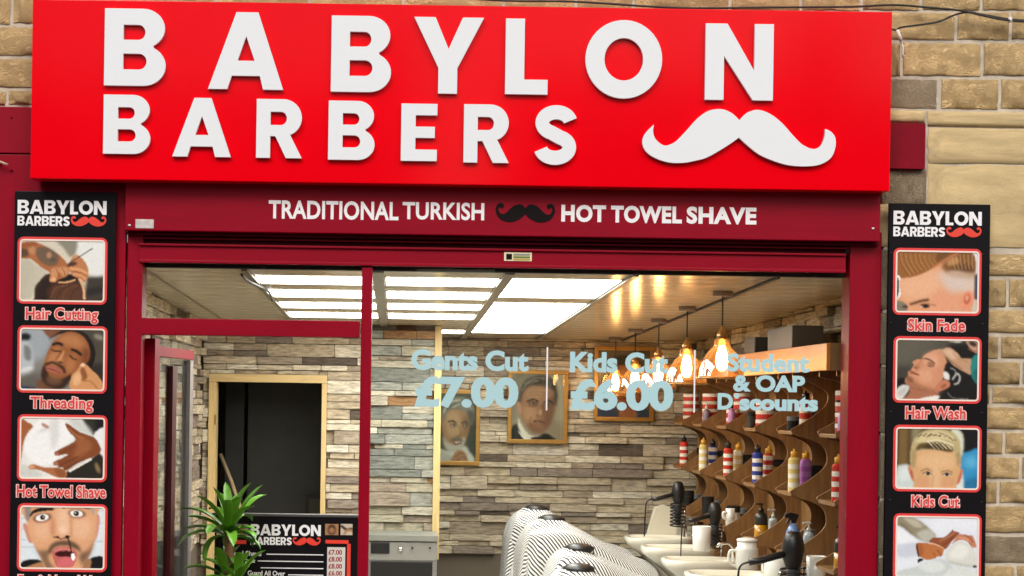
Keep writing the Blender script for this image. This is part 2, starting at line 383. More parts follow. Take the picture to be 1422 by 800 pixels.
# the terrace across the street: it closes the street behind the viewer and shows in the gloss of sign and glass
def house(x, w, h, label):
    y = -17.5; t = thing('terraced_house', (x, y, -.02), label, 'house', 'houses across the street'); M_HS = mat('house_stone', '#8d7c5f', .9, var=.3, vscale=2); M_SL = mat('slate_roof', '#4b4d52', .7, var=.2)
    box('wall', x-w/2, x+w/2, y-6, y, -.02, h, M_HS, t)
    v = [(x-w/2-.1,y+.3,h-.05),(x+w/2+.1,y+.3,h-.05),(x+w/2+.1,y-3,h+1.9),(x-w/2-.1,y-3,h+1.9),(x+w/2+.1,y-6.3,h-.05),(x-w/2-.1,y-6.3,h-.05)]
    rf = obj('roof', v, [(0,1,2,3),(3,2,4,5),(0,3,5),(1,4,2)], M_SL, t); box('chimney', x+w/2-.9, x+w/2-.2, y-3.4, y-2.6, h+1.2, h+2.9, M_HS, rf)
    for cx in (-w*.27, w*.2):
        for cz in (.9, 3.5):
            wn = box('window', x+cx-.55, x+cx+.55, y-.02, y+.04, cz, cz+1.4, mat('house_window_frame', '#d8d8d4', .4), t); box('pane', x+cx-.48, x+cx+.48, y+.041, y+.05, cz+.07, cz+1.33, mat('dark_pane', (.03,.035,.04), .05, spec=.8), wn)
    box('door', x+w*.42-.45, x+w*.42+.45 if w > 5.5 else x+w*.42+.2, y-.01, y+.05, 0, 2.1, mat('house_door', '#2f3b4a', .4), t)
house(-9.6, 6.2, 5.6, 'left stone house across the street behind the viewer'); house(-2.9, 6.4, 5.4, 'middle stone house across the street behind the viewer'); house(4.9, 6.0, 5.7, 'right stone house across the street behind the viewer'); house(11.4, 6.2, 5.5, 'far right stone house across the street behind the viewer')

# ------------------------------------------------------------------ stone front wall with every visible block
XL, XR = -4.2, 4.6
wall = thing('stone_wall', (2.7, .1, -.02), 'buff sandstone front wall of the shop in rough pitched blocks', 'wall')
zO = WZ(700, 262, .06)       # underside of the stonework above the shop opening
xOL, xOR = WX(150, 500, .06), WX(1222, 500, .06)
box('mortar_bed', XL, XR, .03, .28, zO, 4.6, M_MORTAR, wall)
box('mortar_bed', XL, xOL, .03, .28, -.02, zO, M_MORTAR, wall)
box('mortar_bed', xOR, XR, .03, .28, -.02, zO, M_MORTAR, wall)
def stone_mesh(seed, amp):
    rg = random.Random(seed); nx, nz = 12, 6; v, f = [], []
    ph = [(rg.uniform(1.5,7), rg.uniform(1.5,7), rg.uniform(0,6.28), rg.uniform(.3,1)) for _ in range(7)]
    for j in range(nz+1):
        for i in range(nx+1):
            u, w = i/nx-.5, j/nz-.5
            e = min(1, (1-abs(2*u))*5, (1-abs(2*w))*2.6)
            h = sum(a*math.sin(p*u*2+q*w*1.4+t) for p, q, t, a in ph)/3+rg.uniform(-.6,.6)
            jx, jz = (rg.uniform(-.012,.012), rg.uniform(-.03,.03))
            v.append((u+jx*(e < .5)*.5, -max(.22, .16+(.5+amp*h)*max(0, e)**.6), w+jz*.6))
    for j in range(nz):
        for i in range(nx):
            a = j*(nx+1)+i; f.append((a, a+1, a+nx+2, a+nx+1))
    n = len(v)
    ring = [i for i in range(nx+1)]+[j*(nx+1)+nx for j in range(1, nz+1)]+[nz*(nx+1)+i for i in range(nx-1, -1, -1)]+[j*(nx+1) for j in range(nz-1, 0, -1)]
    for r_ in ring: v.append((v[r_][0], 1.0, v[r_][2]))
    for k in range(len(ring)): f.append((ring[k], n+k, n+(k+1) % len(ring), ring[(k+1) % len(ring)]))
    me = bpy.data.meshes.new('stone_block'); me.from_pydata(v, [], f); me.polygons.foreach_set('use_smooth', [True]*len(f)); me.update(); return me
STONES = {id(m_): [stone_mesh(s+k*20, .45 if k < 2 else .05) for s in range(7)] for k, m_ in enumerate((M_STONE, M_STONEG, M_ASHLAR))}
for k, m_ in enumerate((M_STONE, M_STONEG, M_ASHLAR)):
    for me in STONES[id(m_)]: me.materials.append(m_)
def stone(x0, y0, x1, y1, m=M_STONE, proud=.028):
    a, b = W(x0, (y0+y1)/2, .03), W(x1, (y0+y1)/2, .03); t, d = W((x0+x1)/2, y0, .03), W((x0+x1)/2, y1, .03)
    me = random.choice(STONES[id(m)]); o = bpy.data.objects.new('stone_block', me); COL.objects.link(o); o.parent = wall
    c = Vector(((a.x+b.x)/2, .03, (t.z+d.z)/2)); o.location = c-base(wall); o.scale = (b.x-a.x, proud, t.z-d.z)
def course(y0, y1, joints, x0, x1, g=5.5, **kw):
    js = [x0]+[j for j in joints if x0 < j < x1]+[x1]
    for a, b in zip(js[:-1], js[1:]):
        if b-a > 9: stone(a+g/2 if a != x0 else a, y0, b-g/2 if b != x1 else b, y1, **kw)
course(-110, -80, [-60, 40, 190, 330, 470, 570, 700, 830, 940, 1050, 1170, 1290, 1390, 1480], -140, 1560)
course(-74, -36, [-30, 90, 210, 360, 480, 620, 740, 850, 960, 1090, 1210, 1330, 1440], -140, 1560)
course(-31, 14, [-80, 17, 150, 300, 430, 560, 700, 800, 880, 1014, 1112, 1196.5, 1279, 1362.6, 1455], -140, 1560)
course(18, 55, [1327.5, 1403, 1490], 1225, 1560); course(38, 76, [-70], -140, 60); course(82, 121, [-40], -140, 60); course(-26, 32, [17], -140, 60)
course(61, 105, [1252, 1363.6, 1470], 1225, 1560)
course(111, 151, [1305, 1388, 1480], 1300, 1560); stone(1225, 111, 1300, 150, M_STONEG, .022)
course(127, 145, [10], -140, 60)
stone(1225, 154, 1284, 170, M_ASHLAR, .03)
stone(1225, 235, 1286, 284, M_STONEG, .018)
for a, b in ((157, 177), (180, 228), (231, 345)): stone(1288.5, a, 1570, b, M_ASHLAR, .026 if a > 170 else .034)
ys = [350.6, 386, 428.7, 465, 500, 535.6, 563, 598.5, 632.6, 666.7, 701, 742.5, 783.6, 826, 868, 905]
jn = [[], [1399], [], [1388], [1418], [1376], [], [1394], [1417], [1386], [], [], [1410], [], [1395]]
for i in range(15):
    course(ys[i]+3, ys[i+1]-3, jn[i]+[1500-(i*37) % 60], 1352, 1570, **({'m': M_STONEG} if i == 11 else {}))
for i, (a, b) in enumerate(((284, 342), (347, 430), (435, 505), (510, 600), (605, 690), (695, 770), (775, 860))):   # narrow quoin edge beside the frame
    stone(1219.5, a, 1252, b, M_ASHLAR if i == 0 else M_STONEG, .020)

# red box let into the stone beside the sign
o = pbox('painted_recess_panel', 1228, 171, 1285, 234, -.012, .06, mat('oxblood_paint', (.20,.001,.012), .5, spec=.12, var=.2)); recentre(o)
tag(o, 'small dark red painted panel let into the stone right of the main sign', 'panel')

# ------------------------------------------------------------------ red pilaster on the left
pil = thing('red_pilaster', (WX(80,500,0), .05, -.02), 'red painted timber pilaster behind the left poster board', 'pilaster')
xa, xb = WX(-190,500,-.02), WX(172,500,-.02)
box('board', xa, xb, -.02, .028, -.02, WZ(20,214.5,-.02), M_RED, pil, .003)
box('board', xa, xb, -.026, .028, WZ(20,212.8,-.02), WZ(20,148.5,-.02), M_RED, pil, .003)
for x, y in ((16,163),(16,236),(1,228)):
    p = W(x, y, -.027); lathe('screw_head', (p.x, p.y, p.z), [(.0,-.004),(.005,-.004),(.006,0)], M_DRED, pil, 8)
for pts in ([(160,254),(161,300),(160,348),(161,352)],):
    pass
o = tube('cable_end', [W(-20,219,-.05), W(-4,223,-.06), W(6,227,-.06), W(11,229,-.055)], .006, mat('dirty_white_cable', '#b9a58c', .6)); recentre(o)
tag(o, 'frayed pale cable end poking out at the left edge of the red boards', 'cable')

# ------------------------------------------------------------------ the main sign
YS = -.17
sign = thing('sign_board', (WX(640,140,YS), YS, WZ(640,256,YS)), 'large bright red sign board with raised white lettering and moustache', 'sign')
a, b, c = W(44, 120, YS), W(1237, 140, YS), W(640, 7.5, YS)
pbox('panel', 43.5, 7.5, 1237.5, 256.5, YS, -.05, M_SIGN, sign, .004)
for ch, x0, x1, y0, y1 in (('B',145,230.5,12,119),('A',289.6,394,17,124),('B',460,543.6,22,127.6),('Y',574.6,671.5,24,130),('L',702,761,26,131),('O',813,919.6,28.7,136),('N',979.5,1074,33,139),
        ('B',143.5,209,131.6,213.7),('A',239.7,321,136,217.7),('R',356,419.6,137.7,219.4),('B',456,520.6,140,222),('E',557,607,144,223.5),('R',644,707,145,226),('S',741.7,802.5,146,229)):
    y = YS-.024; xm, ym = (x0+x1)/2, (y0+y1)/2
    glyph('letter', ch, WX(x0,ym,y), WX(x1,ym,y), WZ(xm,y1,y), WZ(xm,y0,y), y, YS-.004, M_WHITE, sign)
MOU = [(908,173),(897,184),(892,196),(896,209),(909,219),(929,225.5),(950,226),(966,223),(981,219),(1001,208),(1018,197),(1026,191),(1038,202),(1055,215),(1076,224),(1096,229.5),(1120,231),(1140,228),(1154,219),(1160,205),(1160,191.5),(1154,183),(1146,179),(1145,190),(1140,202),(1130,207),(1116,202),(1103,190),(1086,171),(1069,158),(1052,152.5),(1037,157),(1027,167),(1016,157),(1001,151.5),(984,154),(969,164),(953.6,181),(940,195),(932,200),(922,202),(911,194),(907,184)]
mz = [(p.x, p.z) for p in (W(x, y, YS-.024) for x, y in MOU)]
sharp = {0, 11, 22, 32}; pts = []
idx = sorted(sharp)+[len(MOU)]
for i in range(len(idx)-1): pts += crom(mz[idx[i]:idx[i+1]+1] if idx[i+1] < len(mz) else mz[idx[i]:]+[mz[0]], 4, False)[:-1]
v, f = prism([pts], YS-.024, YS-.004); fixn(obj('moustache', v, f, M_WHITE, sign))

# ------------------------------------------------------------------ fascia below the sign
YF = -.075
fas = thing('fascia_board', (WX(700,300,YF), YF, WZ(700,327,YF)), 'dark red fascia board lettered in white under the main sign', 'fascia')
pbox('board', 174, 225, 1223, 327.5, YF, .03, M_REDH, fas, .004)
t = YF-.001
ptext('lettering', 'TRADITIONAL', 373, 279, 553.5, 305, t, M_VWHITE, fas, .027, 1.03)
ptext('lettering', 'TURKISH', 559, 281, 672.5, 305.5, t, M_VWHITE, fas, .027, 1.03)
ptext('lettering', 'HOT', 779.5, 284.5, 841.5, 308.5, t, M_VWHITE, fas, .045, 1.08)
ptext('lettering', 'TOWEL', 848.5, 286, 947, 310, t, M_VWHITE, fas, .045, 1.08)
ptext('lettering', 'SHAVE', 953.5, 287.5, 1050.5, 311.5, t, M_VWHITE, fas, .045, 1.08)
p, q = W(688, 308, t), W(771, 283, t); curl_moustache('moustache', p.x, q.x, p.z, q.z, t-.002, t+.002, M_BLACKV, fas)
for x, y in ((1212,328-10.5),(180,313)):
    p = W(x, y, YF); lathe('screw_head', (p.x, YF-.003, p.z), [(0,-.005),(.006,-.004),(.007,.004)], M_VWHITE, fas, 10)
o = pbox('paper_tape', 188, 304.5, 213.5, 317, YF-.004, YF-.0006, mat('torn_paper', '#cfc8c4', .8, var=.3, vscale=30), None, .0008); recentre(o)
tag(o, 'torn scrap of white tape stuck at the left end of the fascia', 'tape')

# ------------------------------------------------------------------ shopfront: frame, glass, lettering on the glass
front = thing('shopfront', (WX(700,500,.03), .03, 0), 'dark red timber shopfront frame with large window and fanlight', 'shopfront')
def rail(name, x0, y0, x1, y1, d0, d1, m=M_REDH, bev=.004): return pbox(name, x0, y0, x1, y1, d0, d1, m, front, bev)
zb = 900
rail('post', 172, 310, 193.5, 1040, .0, .14, M_RED); rail('post', 1175.5, 322, 1219.5, 1060, .0, .14, M_RED)
rail('shutter_slot', 194, 324, 1175, 347, .035, .12, M_DRED)
rail('bead', 176, 329.5, 1221, 333.5, -.03, .034, M_DRED, .003); rail('bead', 180, 336, 1200, 339, .006, .034, M_REDH, .002)
rail('head_rail', 192, 346.2, 1175, 369.5, -.005, .12, M_REDH, .006)
rail('bead', 193, 345, 1175, 348, -.018, -.0055, M_REDH, .002); rail('bead', 193, 367.5, 1175, 371.5, -.014, .02, M_REDH, .003)
rail('mullion', 497.5, 371, 512.5, 1040, .0, .11, M_RED)
rail('transom', 194, 443.5, 499.5, 466.5, .002, .11, M_REDH); rail('stop_bead', 476, 466.5, 497, 470, .04, .10, M_REDH, .001)
rail('inner_header', 194, 369.5, 1175, 378.5, .085, .125, mat('blackened_header', (.02,.018,.017), .5, var=.3))
rail('sill', 512, 990, 1176, 1010, -.03, .12, M_REDH); rail('stall_riser', 513, 1010, 1176, 1068, .02, .1, M_RED)
YG = .06
fan = rail('fanlight_pane', 193.5, 369, 498, 444, YG, YG+.006, M_GLASS, 0)
win = rail('window_pane', 512, 369, 1176, 992, YG, YG+.008, M_GLASS, 0)
t = YG-.0012
for s, x0, y0, x1, y1, bd in (('Gents Cut',571,486,734,515,.045),('£7.00',575,523,720,567,.05),('Kids Cut',791.5,489,928,518,.045),('£6.00',791,526,935,571,.05),
        ('Student',1009,491,1124,517,.045),('& OAP',1018,521,1118,544.5,.045)):
    ptext('window_lettering', s, x0, y0, x1, y1, t, M_BLUE, win, bd)
ptext('window_lettering', 'D', 996.5, 546, 1018, 569, t, M_BLUE, win, .045)
ptext('window_lettering', 'scounts', 1027, 550, 1136, 571, t, M_BLUE, win, .05)
p = W(1023, 550, t); v, f = prism([arc(p.x, p.z, .0135, .0135, 0, 340, 17)], t-.002, t); fixn(obj('window_lettering', v, f, M_BLUE, win))
for x, y0, y1 in ((759.6, 482, 570), (964.5, 486, 573)): pbox('window_lettering', x-1, y0, x+1, y1, t-.002, t, M_VWHITE, win)
st = rail('maker_label', 700, 350.5, 738.5, 362.5, -.0085, -.0052, mat('label_cream', '#e6dcb8', .5), 0)
pbox('label_print', 703, 352.5, 711, 360.5, -.0098, -.0086, M_BLACKV, st); pbox('label_print', 713, 352.5, 736, 355, -.0098, -.0086, mat('label_grey', '#8a8f86', .5), st)
pbox('label_print', 713, 356, 736, 358.5, -.0098, -.0086, mat('label_green', '#5d7a3a', .5), st); pbox('label_print', 713, 359.3, 736, 361.5, -.0098, -.0086, mat('label_gold', '#b79a3a', .5), st)

# open door leaf swung inwards
door = thing('shop_door', (WX(206,600,.1), .15, 0), 'red glazed shop door standing open inwards at the left jamb', 'door')
def skew(name, n0, n1, z0, z1, m, th=.045, dark=None):
    """piece of the open leaf: n0,n1 = fractions along the leaf from hinge to lock side"""
    A, B = Vector((WX(207,600,.13), .13, 0)), Vector((WX(262.5,600,1.0), 1.0, 0)); d = B-A; nrm = Vector((d.y, -d.x, 0)).normalized()*th/2
    q = []
    for z in (z0, z1):
        for k, s in ((n0,-1),(n0,1),(n1,1),(n1,-1)):
            p = A+d*k+nrm*s; q.append((p.x, p.y, z))
    return fixn(obj(name, q, BF, m, door))
zt = WZ(210, 470, .13)
skew('stile', 0, .11, .02, zt, M_RED, .05); skew('stile', .90, .985, .02, zt-.09, M_STEEL, .046); skew('stile', .46, .56, .25, zt-.13, mat('frame_reflection_red', (.05,.003,.006), .4), .04)  # dark middle stile is added to paint the frame's reflection in the glass
skew('top_rail', .11, .985, zt-.085, zt-.035, M_RED, .048); skew('bottom_rail', .11, .90, .02, .25, M_RED, .048)
skew('pane', .11, .90, .25, zt-.085, M_GLASS, .006); skew('pane', .11, .985, zt-.035, zt, M_GLASS, .006)

# ------------------------------------------------------------------ poster boards
YB = -.052
def logo(x0, y0, x1, y1, d, parent):
    """small BABYLON BARBERS logo inside a photo rectangle"""
    h = y1-y0; w = x1-x0
    def r(u0, v0, u1, v1): return (WX(x0+u0*w, (y0+y1)/2, d), WX(x0+u1*w, (y0+y1)/2, d), WZ((x0+x1)/2, y0+v1*h, d), WZ((x0+x1)/2, y0+v0*h, d))
    word('lettering', 'BABYLON', *r(0, 0, 1, .54), d-.0025, d, M_VWHITE, parent, .055)
    word('lettering', 'BARBERS', *r(0, .62, .59, 1), d-.0025, d, M_VWHITE, parent, .055)
    curl_moustache('moustache', *r(.60, .60, 1.0, 1.0), d-.0025, d, M_ORED, parent)
def poster(x0, y0, x1, y1, label, lx, pics, px_, screws, zbot):
    L = W((x0+x1)/2, 600, YB); b = thing('poster_board', (L.x, YB, zbot), label, 'poster board', 'poster boards either side of the shopfront')
    A = W((x0+x1)/2, y0, YB)
    box('board', WX(x0,600,YB), WX(x1,600,YB), YB, -.028, zbot, A.z, M_BOARD, b, .003)
    logo(*lx, YB-.0006, b)
    for (yt, yb_, img, cap, cx0, cx1) in pics:
        xl, xr = px_; d = YB-.001; xm = (xl+xr)/2; ym = (yt+yb_)/2; cz0, cz1 = WZ(xm, yb_, d), WZ(xm, yt, d); cx_0, cx_1 = WX(xl, ym, d), WX(xr, ym, d)
        def ring(nm, i0, i1, rr, dd, m):
            v, f = prism([rrect(cx_0+i0, cx_1-i0, cz0+i0, cz1-i0, rr-i0), rrect(cx_0+i1, cx_1-i1, cz0+i1, cz1-i1, max(rr-i1, .006))], dd, dd+.003)
            return fixn(obj(nm, v, f, m, b))
        ring('picture_border', 0, .0145, .03, d-.0028, M_PINKRED); ring('picture_border', .0115, .0195, .03, d-.0040, M_CREAM)
        picture('picture', img, cx_0+.015, cx_1-.015, cz0+.015, cz1-.015, d-.0008, b)
        if cap:
            ptext('caption', cap, cx0-1, yb_+4, cx1+1, yb_+4+cap_h(cap)+1.6, YB-.0008, M_PINK, b, .075)
            ptext('caption', cap, cx0+.4, yb_+5.2, cx1-.4, yb_+4+cap_h(cap)+.4, YB-.0032, M_PINKRED, b, .012)
    for x, y in screws:
        p = W(x, y, YB); lathe('screw_cap', (p.x, YB, p.z), [(.007,-.002),(.006,.002),(0,.003)], M_DARKM, b, 10)
    return b
def cap_h(c): return 22 if any(k in c for k in 'gpqy') else 17.5

S1 = paint((60,52,795,588), '#d9d3c3', [
 ('p','#e6e9e6',1,14,[(560,20),(830,20),(830,360),(690,370),(600,250),(540,120)]), ('p','#8d8a7c',.9,10,[(370,40),(545,45),(545,150),(500,200),(440,130)]),
 ('p','#b9b5a4',.7,18,[(60,230),(180,260),(200,420),(120,600),(40,600)]), ('p','#c8c3b2',.8,10,[(170,280),(300,330),(210,440),(160,560),(120,560)]),
 ('P','#4b433d',1,12,[(640,370),(820,360),(820,600),(620,600)]), ('P','#2c2826',.8,12,[(640,480),(820,440),(820,500),(640,540)]),
 ('p','#4d2f20',1,5,[(185,560),(190,470),(240,400),(300,350),(420,370),(560,380),(620,450),(640,540),(630,640),(190,640)]), ('p','#2a1a13',.8,9,[(205,520),(250,410),(320,380),(330,440),(290,500),(300,590),(215,590)]),
 ('p','#6f4a33',.7,9,[(340,470),(450,440),(560,430),(600,500),(580,590),(360,590)]), ('l','#8a6044',.8,4,[(330,560),(380,470),(470,450)],8), ('l','#7d563c',.8,4,[(430,580),(470,480),(560,450)],8), ('l','#35221a',.7,4,[(380,585),(420,490),(500,460)],8), ('l','#35221a',.7,4,[(500,585),(530,500),(580,470)],8),
 ('p','#150d0a',1,5,[(390,400),(470,350),(560,350),(590,380),(520,400),(420,420)]), ('l','#e5b78a',1,4,[(400,425),(470,420),(540,400)],14), ('l','#eec39b',1,5,[(580,390),(615,470),(625,560)],20),
 ('p','#b5764c',1,4,[(60,90),(150,68),(230,85),(330,140),(410,190),(470,260),(490,330),(455,375),(400,395),(370,420),(325,420),(315,390),(320,340),(240,290),(150,220),(60,210)]),
 ('p','#6d6455',.85,8,[(195,130),(280,110),(370,160),(400,220),(370,270),(290,275),(215,220)]), ('p','#4a4038',.8,8,[(60,130),(120,140),(130,190),(60,205)]), ('e','#c99a74',.8,8,(160,140,30,40)), ('p','#8f5433',.6,7,[(60,90),(200,75),(180,110),(60,120)]), ('e','#cfa17c',.7,6,(310,185,22,28)), ('e','#5b5448',.7,6,(345,225,26,18)),
 ('p','#d3a074',.9,6,[(330,310),(400,290),(470,290),(480,340),(440,370),(400,330),(380,380),(340,400)]), ('e','#e8bd93',.9,5,(348,400,28,18)), ('l','#8b5535',.8,3,[(370,300),(395,350),(400,385)],7), ('l','#8b5535',.8,3,[(420,290),(445,330),(455,365)],7),
 ('p','#c48a5f',1,4,[(480,270),(510,210),(550,180),(610,220),(650,290),(655,360),(625,420),(585,390),(530,370),(500,340),(480,310)]), ('e','#2e1710',.85,6,(510,262,48,18,-15)), ('l','#e0ab7e',.9,4,[(500,300),(580,310),(640,340)],26), ('l','#8c5534',.8,3,[(520,325),(590,335),(640,360)],7), ('l','#dfa97b',.9,4,[(530,350),(590,360),(630,390)],20), ('e','#d5a076',.8,5,(545,195,26,16)),
 ('l','#4a3f4c',1,1.5,[(480,262),(560,205),(690,120)],9)])
S2 = paint((60,52,795,588), '#8e8c86', [
 ('p','#aab2b8',.9,25,[(60,50),(260,50),(330,150),(270,300),(170,330),(60,250)]), ('e','#17171a',1,9,(95,130,55,36,-8)), ('p','#c2c8cc',.9,12,[(50,180),(150,200),(180,400),(110,460),(50,460)]), ('p','#6f716e',.8,10,[(90,200),(150,230),(150,330),(100,320)]), ('e','#e2e4e4',.8,8,(110,415,60,22,-20)), ('P','#6b665d',.9,25,[(50,470),(250,430),(250,600),(50,600)]), ('P','#243a63',.9,8,[(50,560),(200,565),(200,600),(50,600)]),
 ('P','#595247',1,14,[(560,40),(820,40),(820,600),(640,600)]), ('P','#2d2722',.8,16,[(640,380),(820,330),(820,600),(700,600)]), ('e','#a39f91',.8,10,(745,120,45,22,20)), ('p','#8c5f45',1,6,[(250,40),(420,40),(400,100),(320,130),(280,100)]),
 ('p','#19120e',1,5,[(300,150),(430,60),(560,55),(660,120),(712,230),(705,340),(650,420),(560,300),(430,100)]),
 ('p','#7d5a45',1,6,[(220,500),(330,520),(400,590),(220,590)]),
 ('p','#a0683f',1,5,[(250,420),(275,330),(310,230),(370,140),(450,85),(530,80),(610,120),(660,200),(665,300),(620,370),(560,420),(500,470),(440,560),(380,575),(300,550),(250,490)]),
 ('p','#c28b5e',.85,22,[(370,160),(460,100),(560,110),(620,190),(560,220),(450,190)]), ('p','#c79063',.8,16,[(320,270),(390,250),(440,330),(380,370),(300,360)]), ('p','#be8557',.8,18,[(470,300),(540,330),(530,410),(460,440)]), ('p','#7a4728',.7,14,[(620,220),(670,260),(640,360),(600,350)]),
 ('p','#35231a',.95,9,[(245,430),(270,370),(300,430),(330,480),(420,490),(500,450),(520,480),(450,570),(380,582),(300,555),(250,500)]), ('p','#8a664b',.7,14,[(300,470),(400,480),(430,520),(360,545),(300,520)]),
 ('l','#3b271c',.9,6,[(285,365),(350,350),(430,390),(450,430)],26), ('p','#b4705e',1,5,[(285,390),(340,375),(420,420),(425,450),(370,445),(300,420)]), ('l','#5e3329',.9,3,[(290,398),(350,412),(415,440)],7),
 ('l','#231711',1,5,[(345,190),(390,178),(425,192)],24), ('l','#231711',1,5,[(510,232),(550,245),(590,275)],24), ('l','#3a2418',1,4,[(335,235),(370,250),(410,248)],11), ('l','#3a2418',1,4,[(495,285),(520,310),(550,318)],11), ('e','#b07a50',.9,6,(380,222,38,16)), ('e','#a87048',.9,6,(540,285,36,18,30)),
 ('l','#7c4a2e',.8,5,[(420,250),(385,300),(370,325)],12), ('e','#5b2f1d',.9,4,(410,345,26,10,15)), ('l','#d9a574',.8,5,[(440,250),(415,305),(400,325)],16),
 ('p','#d4a070',1,4,[(520,590),(510,470),(560,410),(590,360),(620,350),(680,400),(760,480),(800,560),(800,610)]), ('p','#8d5532',.85,6,[(590,400),(620,390),(650,470),(610,500),(590,470)]), ('e','#f0d4b4',1,4,(608,365,18,14)), ('e','#e8bd92',.9,8,(560,490,36,60,15)), ('l','#a97245',.7,5,[(600,500),(680,510),(740,570)],14)])
S3 = paint((50,52,785,588), '#e7e8e4', [
 ('P','#3b3a32',1,8,[(575,40),(800,40),(800,160),(690,210),(640,160)]), ('P','#1d1d1a',.9,10,[(700,60),(800,50),(800,150),(710,170)]), ('p','#e9ecee',1,5,[(690,200),(800,140),(800,420),(750,330)]),
 ('P','#332f27',1,6,[(440,590),(460,520),(680,400),(740,350),(800,420),(800,600)]), ('e','#a58f6a',.8,8,(730,490,16,50,-20)),
 ('p','#f1f3f3',1,12,[(120,180),(240,60),(420,55),(440,110),(520,220),(420,320),(340,460),(160,450),(80,300)]), ('p','#d6d8d6',.8,10,[(170,260),(230,150),(300,160),(200,200)]), ('p','#d3d5d2',.7,16,[(300,90),(380,70),(380,250),(330,330)]), ('p','#cfd2d0',.8,12,[(480,60),(570,60),(680,180),(640,200),(520,140)]), ('p','#c9ccc8',.7,10,[(60,470),(130,490),(250,560),(150,600),(50,590)]),
 ('p','#ac6c45',1,5,[(50,90),(110,95),(160,130),(120,180),(80,270),(60,420),(45,420)]), ('e','#b98a74',.9,5,(265,125,40,16,30)),
 ('p','#8f5633',1,4,[(440,110),(470,108),(560,170),(640,200),(700,225),(740,280),(755,340),(700,390),(620,420),(540,460),(470,510),(420,520),(430,490),(380,498),(390,475),(345,470),(350,440),(430,400),(470,370),(380,385),(350,375),(360,350),(450,300),(520,260),(530,230),(480,180)]),
 ('p','#a9714a',.8,14,[(540,220),(620,230),(680,300),(600,380),(520,400),(540,300)]), ('l','#5d3520',.8,4,[(380,480),(480,430),(560,390)],9), ('l','#5d3520',.8,4,[(430,510),(520,460),(610,420)],9), ('l','#6b3f27',.7,4,[(380,380),(470,330),(540,290)],7), ('e','#c4886e',.9,4,(372,372,18,10,-15)), ('e','#c4886e',.9,4,(366,455,18,10,-20)), ('l','#b27b52',.8,5,[(470,150),(540,205),(600,230)],16),
 ('l','#efece2',1,3,[(485,520),(570,470),(670,412)],20),
 ('p','#b67a52',1,4,[(130,480),(170,465),(260,490),(350,490),(440,510),(460,560),(430,585),(380,580),(300,545),(220,515),(140,510)]), ('e','#dcae8d',.9,5,(150,490,30,16)), ('p','#8f5736',.7,7,[(350,500),(440,520),(440,580),(390,575)])])
